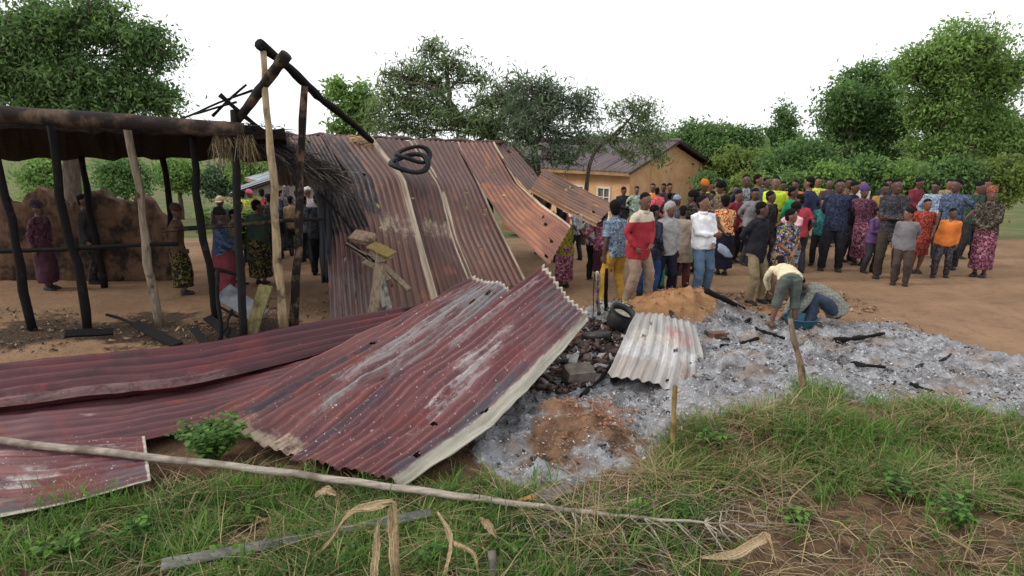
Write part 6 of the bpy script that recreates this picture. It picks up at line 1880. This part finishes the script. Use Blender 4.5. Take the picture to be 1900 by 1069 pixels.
g_green = leaf_mat('green_grass', (38, 70, 28), (116, 154, 68), None, 0.42)
g_dry = leaf_mat('dry_grass', (112, 94, 64), (188, 168, 128), None, 0.25)
grass('grass', 'short dark green grass in the foreground below the long pole', 46000, g_green, 401, d_fg, 0.045, 0.16, 0.0065, 0.6)
grass('bank_grass', 'taller green grass on the bank at the right of the ash', 24000, leaf_mat('bank_green_grass', (50, 86, 34), (126, 162, 74), None, 0.45), 402, d_bank, 0.05, 0.14, 0.0065, 0.7)
grass('bank_straw', 'dry straw tangled in the grass on the right bank', 9000, g_dry, 403, lambda x, y: np.clip(d_bank(x, y) * (0.5 + 2.0 * np.clip((2.3 - x) / 1.0, 0, 1)), 0, 1), 0.08, 0.20, 0.004, 1.2)
grass('dry_grass', 'dry straw and withered stalks in the foreground', 9000, g_dry, 404, lambda x, y: np.clip(d_fg(x, y) + 0.12 * np.clip((4.35 - y) / 0.3, 0, 1) * np.where(inpoly(x, y, SHA) | inpoly(x, y, SHB), 0, 1) * np.where(inpoly(x, y, ASH), 0.2, 1), 0, 1), 0.06, 0.2, 0.0045, 1.6)


def litter(name, label, n, region, mat, seed, lmin, lmax, rad):
    r = np.random.default_rng(seed)
    P = np.array(region); lo, hi = P.min(0), P.max(0)
    L = []
    while len(L) < n:
        x, y = r.uniform(lo, hi)
        if not inpoly(np.array([x]), np.array([y]), region)[0]: continue
        a = r.normal(0.2, 0.9) + (math.pi if r.uniform() < 0.5 else 0); ln = r.uniform(lmin, lmax)
        d = np.array((math.cos(a), math.sin(a)))
        z0 = float(gz(x, y)) + r.uniform(0.005, 0.06)
        pts = []
        b0 = r.normal(0, 0.12)
        for j in range(4):
            t_ = j / 3.0
            q = np.array((x, y)) + d * ln * t_ + np.array((-d[1], d[0])) * b0 * ln * math.sin(3.14 * t_)
            pts.append((q[0], q[1], z0 + 0.05 * math.sin(3.14 * t_) * r.uniform(0, 1) + r.normal(0, 0.006)))
        L.append(pts)
    o = strands(name, L, mat, None, (0, 0, 0), rad)
    return tag(o, label, 'litter', None, 'stuff')


FGA = wpoly([(380, 900), (960, 925), (1500, 985), (1900, 980), (1900, 1110), (0, 1110), (0, 980)])
FGB = wpoly([(880, 900), (1250, 870), (1500, 900), (1500, 1000), (1000, 960)])
FGC = wpoly([(960, 940), (1320, 970), (1300, 1075), (1000, 1075)])
dead = leaf_mat('dead_stalk', (104, 92, 76), (176, 162, 136), (196, 176, 128), 0.1)
litter('dead_stalks', 'dead stalks and stems strewn over the foreground grass', 560, FGA, dead, 501, 0.08, 0.5, 0.0032)
litter('straw_litter', 'straw lying at the edge of the ash', 420, FGB, dead, 502, 0.08, 0.4, 0.003)
litter('grey_twigs', 'grey leaf stems fallen below the long pole', 75, FGC, leaf_mat('grey_twig', (98, 92, 84), (160, 152, 140), None, 0.0), 503, 0.2, 0.5, 0.0045)

# ================================================================== FOREGROUND POLES, HUSKS, PLANTS
gp_m = wood('grey_dry_stem', (164, 154, 142), (104, 92, 82), 0.3, 3, 41.0, (5, 60, 60), 0.15)
q0 = gp(-60, 812, 0.27); q1 = gp(420, 864, 0.16); q2 = gp(720, 903, 0.11); q3 = gp(985, 938, 0.10); q4 = gp(1200, 962, 0.10); q5 = gp(1420, 976, 0.09)
pts = cat(np.array([q0, q1, q2, q3, q4, q5]), np.linspace(0, 1, 40))
pts[:, 2] += 0.005 * np.sin(np.arange(40) * 1.9)
mb = MB(); mb.tube(list(pts), list(np.interp(np.linspace(0, 1, 40), [0, 0.5, 0.66, 0.8, 1], [0.034, 0.029, 0.019, 0.013, 0.006])), 12, 0.8)
lp = thing('dry_palm_stem', 'long grey dried leaf stem lying across the foreground below the sheets', 'stem', tuple(q2))
o = mb.build('stem', gp_m, lp, True); o.location = tuple(-q2)
r = np.random.default_rng(77)
for i in range(30):
    t_ = r.uniform(0.64, 0.98)
    k = int(t_ * 39); s_ = pts[k]
    dn = np.array((r.uniform(0.02, 0.22), -r.uniform(0.05, 0.35), -r.uniform(0.03, 0.10)))
    if r.uniform() < 0.3: dn[1] = abs(dn[1]) * 0.8
    e = s_ + dn; e[2] = max(e[2], float(gz(e[0], e[1])) + 0.01)
    m_ = (s_ + e) / 2 + np.array((r.normal(0, 0.02), 0, 0.02))
    MB().tube(rel([s_, m_, e], q2), [0.006, 0.0045, 0.002], 5).build('leaf_rib', gp_m, lp, True)
o = plank('grey_board', gp(300, 1050, 0.09), gp(800, 952, 0.08), 0.07, 0.028, wood('grey_board', (124, 120, 116), (70, 68, 72), 0.3, 3, 43.0, (5, 60, 60), 0.2), up=(0, -0.5, 0.85), taper=0.85); tag(o, 'narrow grey board lying in the grass below the long stem', 'board')
o = plank('bark_strip', gp(985, 930, 0.08), gp(1060, 905, 0.08), 0.09, 0.02, wood('bark_strip', (120, 112, 104), (66, 58, 54), 0.3, 4, 44.0), up=(0, -0.5, 0.85)); tag(o, 'flat strip of grey bark by the thin end of the long stem', 'bark')
husk_t = NT('dry_husk')
n_ = husk_t.step(husk_t.noise(husk_t.coord('Object', (60, 60, 14)), 1.0, 6, 0.7), 0.3, 0.7)
husk_t.bump(n_, 0.6, 0.01)
husk = husk_t.fin(husk_t.mix(husk_t.math('MULTIPLY', husk_t.math('ADD', n_, husk_t.attr('rnd')), 0.5), lin(112, 90, 64), lin(196, 174, 138)), 0.8, 0, 0.2)


def ribbon(name, pts, wid, mat, parent=None, base=(0, 0, 0), side=(1, 0, 0), fold=0.3, n=22, twist=0.0, fibres=5):
    """a dry leaf: flat fibres lying side by side, frayed towards the tip"""
    rr_ = np.random.default_rng(int(abs(pts[0][0]) * 1000) + len(pts))
    P = cat(np.array([np.asarray(p, float) for p in pts]), np.linspace(0, 1, n)) - np.asarray(base, float)
    wd = np.interp(np.linspace(0, 1, n), np.linspace(0, 1, len(wid)), wid)
    V = []; F = []
    for q in range(fibres):
        o0 = len(V)
        u0 = q / fibres - 0.5; u1 = (q + 1.05) / fibres - 0.5
        end = 1.0 if fibres == 1 else rr_.uniform(0.75, 1.0)
        sp = rr_.normal(0, 0.35); dz = rr_.normal(0, 0.25)
        for i in range(n):
            t_ = i / (n - 1)
            d = P[min(i + 1, n - 1)] - P[max(i - 1, 0)]; d /= np.linalg.norm(d) + 1e-9
            s_ = np.asarray(side, float); s_ = s_ - d * np.dot(s_, d); s_ /= np.linalg.norm(s_) + 1e-9
            nn = np.cross(d, s_)
            a_ = twist * t_ + 0.35 * math.sin(i * 0.55 + q * 0.2)
            s2 = s_ * math.cos(a_) + nn * math.sin(a_); n2 = np.cross(d, s2)
            w_ = wd[i] * 0.8 * (1 + 0.12 * math.sin(i * 1.3 + q))
            k = max(0.0, t_ - 0.55) * w_
            h0 = fold * w_ * (0.25 - u0 * u0) + k * dz; h1 = fold * w_ * (0.25 - u1 * u1) + k * dz
            tp_ = 1.0 if t_ < end else max(0.05, 1 - (t_ - end) / (1.02 - end))
            um = (u0 + u1) / 2
            V.append(P[i] + s2 * (w_ * (um + (u0 - um) * tp_) + k * sp) + n2 * h0)
            V.append(P[i] + s2 * (w_ * (um + (u1 - um) * tp_) + k * sp) + n2 * h1)
        for i in range(n - 1):
            F.append((o0 + 2 * i, o0 + 2 * i + 1, o0 + 2 * i + 3, o0 + 2 * i + 2))
    o = mesh_np(name, np.array(V), np.array(F), mat, parent, True, attrs={'rnd': np.repeat(rr_.uniform(0, 1, fibres), 2 * n)})
    md = o.modifiers.new('t', 'SOLIDIFY'); md.thickness = 0.0016
    return o


hb = gp(715, 1075); hb[2] = float(gz(hb[0], hb[1]))
hk = thing('dry_maize_stalk', 'broken dry maize stalk with folded straw coloured leaves at the bottom', 'plant', tuple(hb))
ribbon('leaf', [at(692, 1085, 2.98), at(698, 1020, 3.08), at(702, 965, 3.15)], [0.055, 0.06, 0.03], husk, hk, hb, fold=0.25)
ribbon('leaf', [at(735, 1090, 2.98), at(730, 1020, 3.08), at(726, 960, 3.16), at(727, 928, 3.2)], [0.06, 0.07, 0.05, 0.03], husk, hk, hb, fold=0.35)
ribbon('leaf', [at(728, 928, 3.2), at(690, 936, 3.18), at(645, 955, 3.15), at(615, 1000, 3.05), at(590, 1028, 3.0)], [0.04, 0.05, 0.045, 0.03, 0.008], husk, hk, hb, side=(0, 1, 0.4), fold=0.2)
ribbon('leaf', [at(728, 932, 3.2), at(690, 944, 3.14), at(636, 950, 3.12)], [0.03, 0.035, 0.012], husk, hk, hb, side=(0, 1, 0.4), fold=0.2)
MB().tube(rel([at(738, 1090, 2.97), at(736, 1010, 3.09), at(732, 930, 3.2)], hb), [0.016, 0.014, 0.012], 8).build('stalk', husk, hk, True)
o = ribbon('dry_leaf', [at(812, 950, 3.3), at(832, 985, 3.22), at(838, 1005, 3.17), at(876, 1025, 3.1), at(888, 1060, 3.0)], [0.012, 0.045, 0.03, 0.03, 0.012], husk, fold=0.2, twist=1.0); tag(o, 'twisted dry leaf hanging right of the broken maize stalk', 'leaf')
o = ribbon('dry_leaf', [at(838, 990, 3.2), at(834, 1030, 3.1), at(822, 1072, 2.98)], [0.02, 0.03, 0.012], husk, fold=0.2); tag(o, 'narrow dry leaf pointing down right of the broken maize stalk', 'leaf')
o = ribbon('dry_leaf', [at(890, 960, 3.4), at(905, 975, 3.38), at(922, 1000, 3.3)], [0.02, 0.07, 0.02], husk, fold=0.4); tag(o, 'crumpled dry leaf under the thin part of the long stem', 'leaf')
o = ribbon('dry_leaf', [at(1300, 1052, 3.12), at(1360, 1045, 3.16), at(1410, 1018, 3.28), at(1424, 1014, 3.3), at(1440, 1062, 3.12)], [0.01, 0.075, 0.075, 0.08, 0.05], husk, side=(0, 1, 0.5), fold=0.15); o.location.z += 0.06; tag(o, 'folded pale yellow dry leaf on the bare soil at bottom right', 'leaf')
o = ribbon('dry_leaf', [at(960, 936, 3.77), at(985, 930, 3.76), at(1000, 936, 3.75)], [0.02, 0.05, 0.02], plain('orange_dry_leaf', (150, 112, 68), 0.8, 0.2, 9, 0.2), side=(0, 1, 0.6), fold=0.4); o.location.z += 0.03; tag(o, 'small orange dry leaf caught on the long stem', 'leaf')
o = ribbon('dry_leaf', [at(585, 925, 3.75), at(605, 915, 3.78), at(625, 925, 3.75)], [0.03, 0.09, 0.03], husk, side=(0, 1, 0.6), fold=0.4); o.location.z += 0.02; tag(o, 'curled tan leaf in the grass under the long stem', 'leaf')
o = pole('stub', at(912, 1022, 3.15), gon(918, 1095, -0.05), 0.022, 0.026, wood('stub_grey', (112, 104, 98), (70, 64, 60), 0.3, 5, 46.0), a=0.003, seed=91, n=6); tag(o, 'short grey wooden stub at the bottom edge', 'stub')
# single big green leaves
gm = plain('fresh_leaf', (104, 146, 42), 0.5, 0.15, 6, 0.1, 0.4)
o = ribbon('green_leaf', [at(1160, 955, 3.72), at(1182, 940, 3.78), at(1204, 944, 3.74)], [0.03, 0.085, 0.02], gm, side=(0, 1, 0.7), fold=0.2); o.location.z += 0.03; tag(o, 'broad fresh green leaf in the stubble below the stake', 'leaf')
o = ribbon('green_leaf', [at(1262, 860, 4.4), at(1274, 850, 4.45), at(1284, 856, 4.42)], [0.02, 0.05, 0.02], plain('lime_leaf', (170, 182, 70), 0.5, 0.15, 6, 0.1, 0.4), side=(0, 1, 0.7), fold=0.2); o.location.z += 0.05; tag(o, 'small lime yellow leaf beside the foot of the stake', 'leaf')


def leafy(name, label, base, n, H, spread, leaf, mat, seed):
    r = np.random.default_rng(seed)
    th = thing(name, label, 'plant', tuple(base))
    mb = MB(); P = []
    for i in range(n):
        a = r.uniform(0, 6.28); e = np.array((math.cos(a) * spread * r.uniform(0.2, 1), math.sin(a) * spread * r.uniform(0.2, 1), H * r.uniform(0.5, 1)))
        m_ = e * 0.5 + np.array((0, 0, H * 0.15))
        mb.tube([(0, 0, 0), m_, e], [0.006, 0.004, 0.002], 4)
        for t_ in np.linspace(0.35, 1, 7):
            p = (e * t_ ** 2 + m_ * 2 * t_ * (1 - t_))
            P.append(p + r.normal(0, 0.012, 3)); P.append(p + r.normal(0, 0.02, 3))
    mb.build('stem', plain('green_stem', (84, 98, 52), 0.7, 0.2, 5, 0.1), th)
    P = np.array(P)
    k = len(P)
    d = r.normal(size=(k, 3)); d[:, 2] = np.abs(d[:, 2]) * 0.3 - 0.15; d /= np.linalg.norm(d, axis=1, keepdims=True)
    s_ = np.cross(d, (0, 0, 1.0)); s_ /= np.linalg.norm(s_, axis=1, keepdims=True); nn = np.cross(s_, d)
    L = (leaf * r.uniform(0.6, 1.3, k))[:, None]; W = L * 0.62
    V = np.empty((k, 8, 3))
    for j, (tt, ww, zz) in enumerate(((0, 0, 0), (0.3, 0.45, 0.05), (0.65, 0.5, 0.05), (1, 0, -0.1))):
        if j == 0: V[:, 0] = P
        elif j == 3: V[:, 7] = P + d * L + nn * L * zz
        else:
            V[:, 3 * j - 2] = P + d * L * tt + s_ * W * ww + nn * L * zz
            V[:, 3 * j - 1] = P + d * L * tt + nn * L * (zz - 0.05)
            V[:, 3 * j] = P + d * L * tt - s_ * W * ww + nn * L * zz
    i = (np.arange(k) * 8)[:, None]
    F = np.concatenate([i + np.array([[0, 1, 2, 2]])[:, :3].repeat(1, 0) for _ in range(1)])
    tri = [(0, 2, 1), (0, 3, 2), (1, 2, 5), (1, 5, 4), (2, 3, 6), (2, 6, 5), (4, 5, 7), (5, 6, 7)]
    F = np.concatenate([i + np.array([t3]) for t3 in tri])
    mesh_np('foliage', V.reshape(-1, 3), F, mat, th, True, attrs={'rnd': np.repeat(r.uniform(0, 1, k), 8)})
    return th


lm = leaf_mat('weed_leaf', (40, 70, 28), (96, 134, 56), None, 0.3)
b0 = gp(402, 858); b0[2] = 0.0
leafy('leafy_weed', 'bright green leafy weed growing at the lower left edge of the sheets', b0, 60, 0.36, 0.30, 0.055, lm, 601)
spots = [((470, 960), 0.10, 'low weed with round leaves in the grass above the grey board'), ((640, 1040), 0.12, 'low leafy weed left of the maize stalk foot'), ((800, 1045), 0.14, 'leafy weed right of the maize stalk foot'), ((440, 1050), 0.12, 'yellowish leafy weed at the bottom left below the grey board'), ((960, 1020), 0.12, 'low weed under the fallen leaf stems'),
         ((1260, 960), 0.10, 'small grey green weed right of the fresh leaf'), ((1475, 965), 0.12, 'small dull green tuft weed on the bare soil at right'), ((1330, 850), 0.18, 'weed standing in the tall grass right of the stake'), ((270, 1000), 0.16, 'leafy weed in the grass at far left'), ((120, 1040), 0.18, 'broad weed near the bottom left corner'), ((1650, 920), 0.2, 'leafy weed in the grass at far right'), ((1780, 980), 0.2, 'broad weed near the bottom right corner')]
for i, ((px, py), hh, lab) in enumerate(spots):
    b0 = gon(px, py, -0.01)
    leafy('low_weed', lab, b0, 9, hh, hh * 0.9, 0.05, lm if i % 3 else g_green, 610 + i)
# brush and maize greenery behind the left crowd
for i, (px, py, Yq, H, lab) in enumerate(((425, 400, 12.3, 1.2, 'bright green leafy shrub behind the pale capped person'), (452, 385, 13.2, 1.3, 'yellow green shrub left of the red jacket'), (530, 470, 15.5, 1.0, 'low green shrub behind the posts'), (1440, 330, 17.5, 1.4, 'leafy shrub behind the neon yellow shirt'))):
    t_ = at(px, py, Yq); g0 = float(gz(t_[0], t_[1]))
    leafy('garden_shrub', lab, (t_[0], t_[1], g0), 40, max(0.6, t_[2] - g0 + 0.2), 0.5, 0.16, lf_yel if i < 2 else lf_broad, 650 + i)
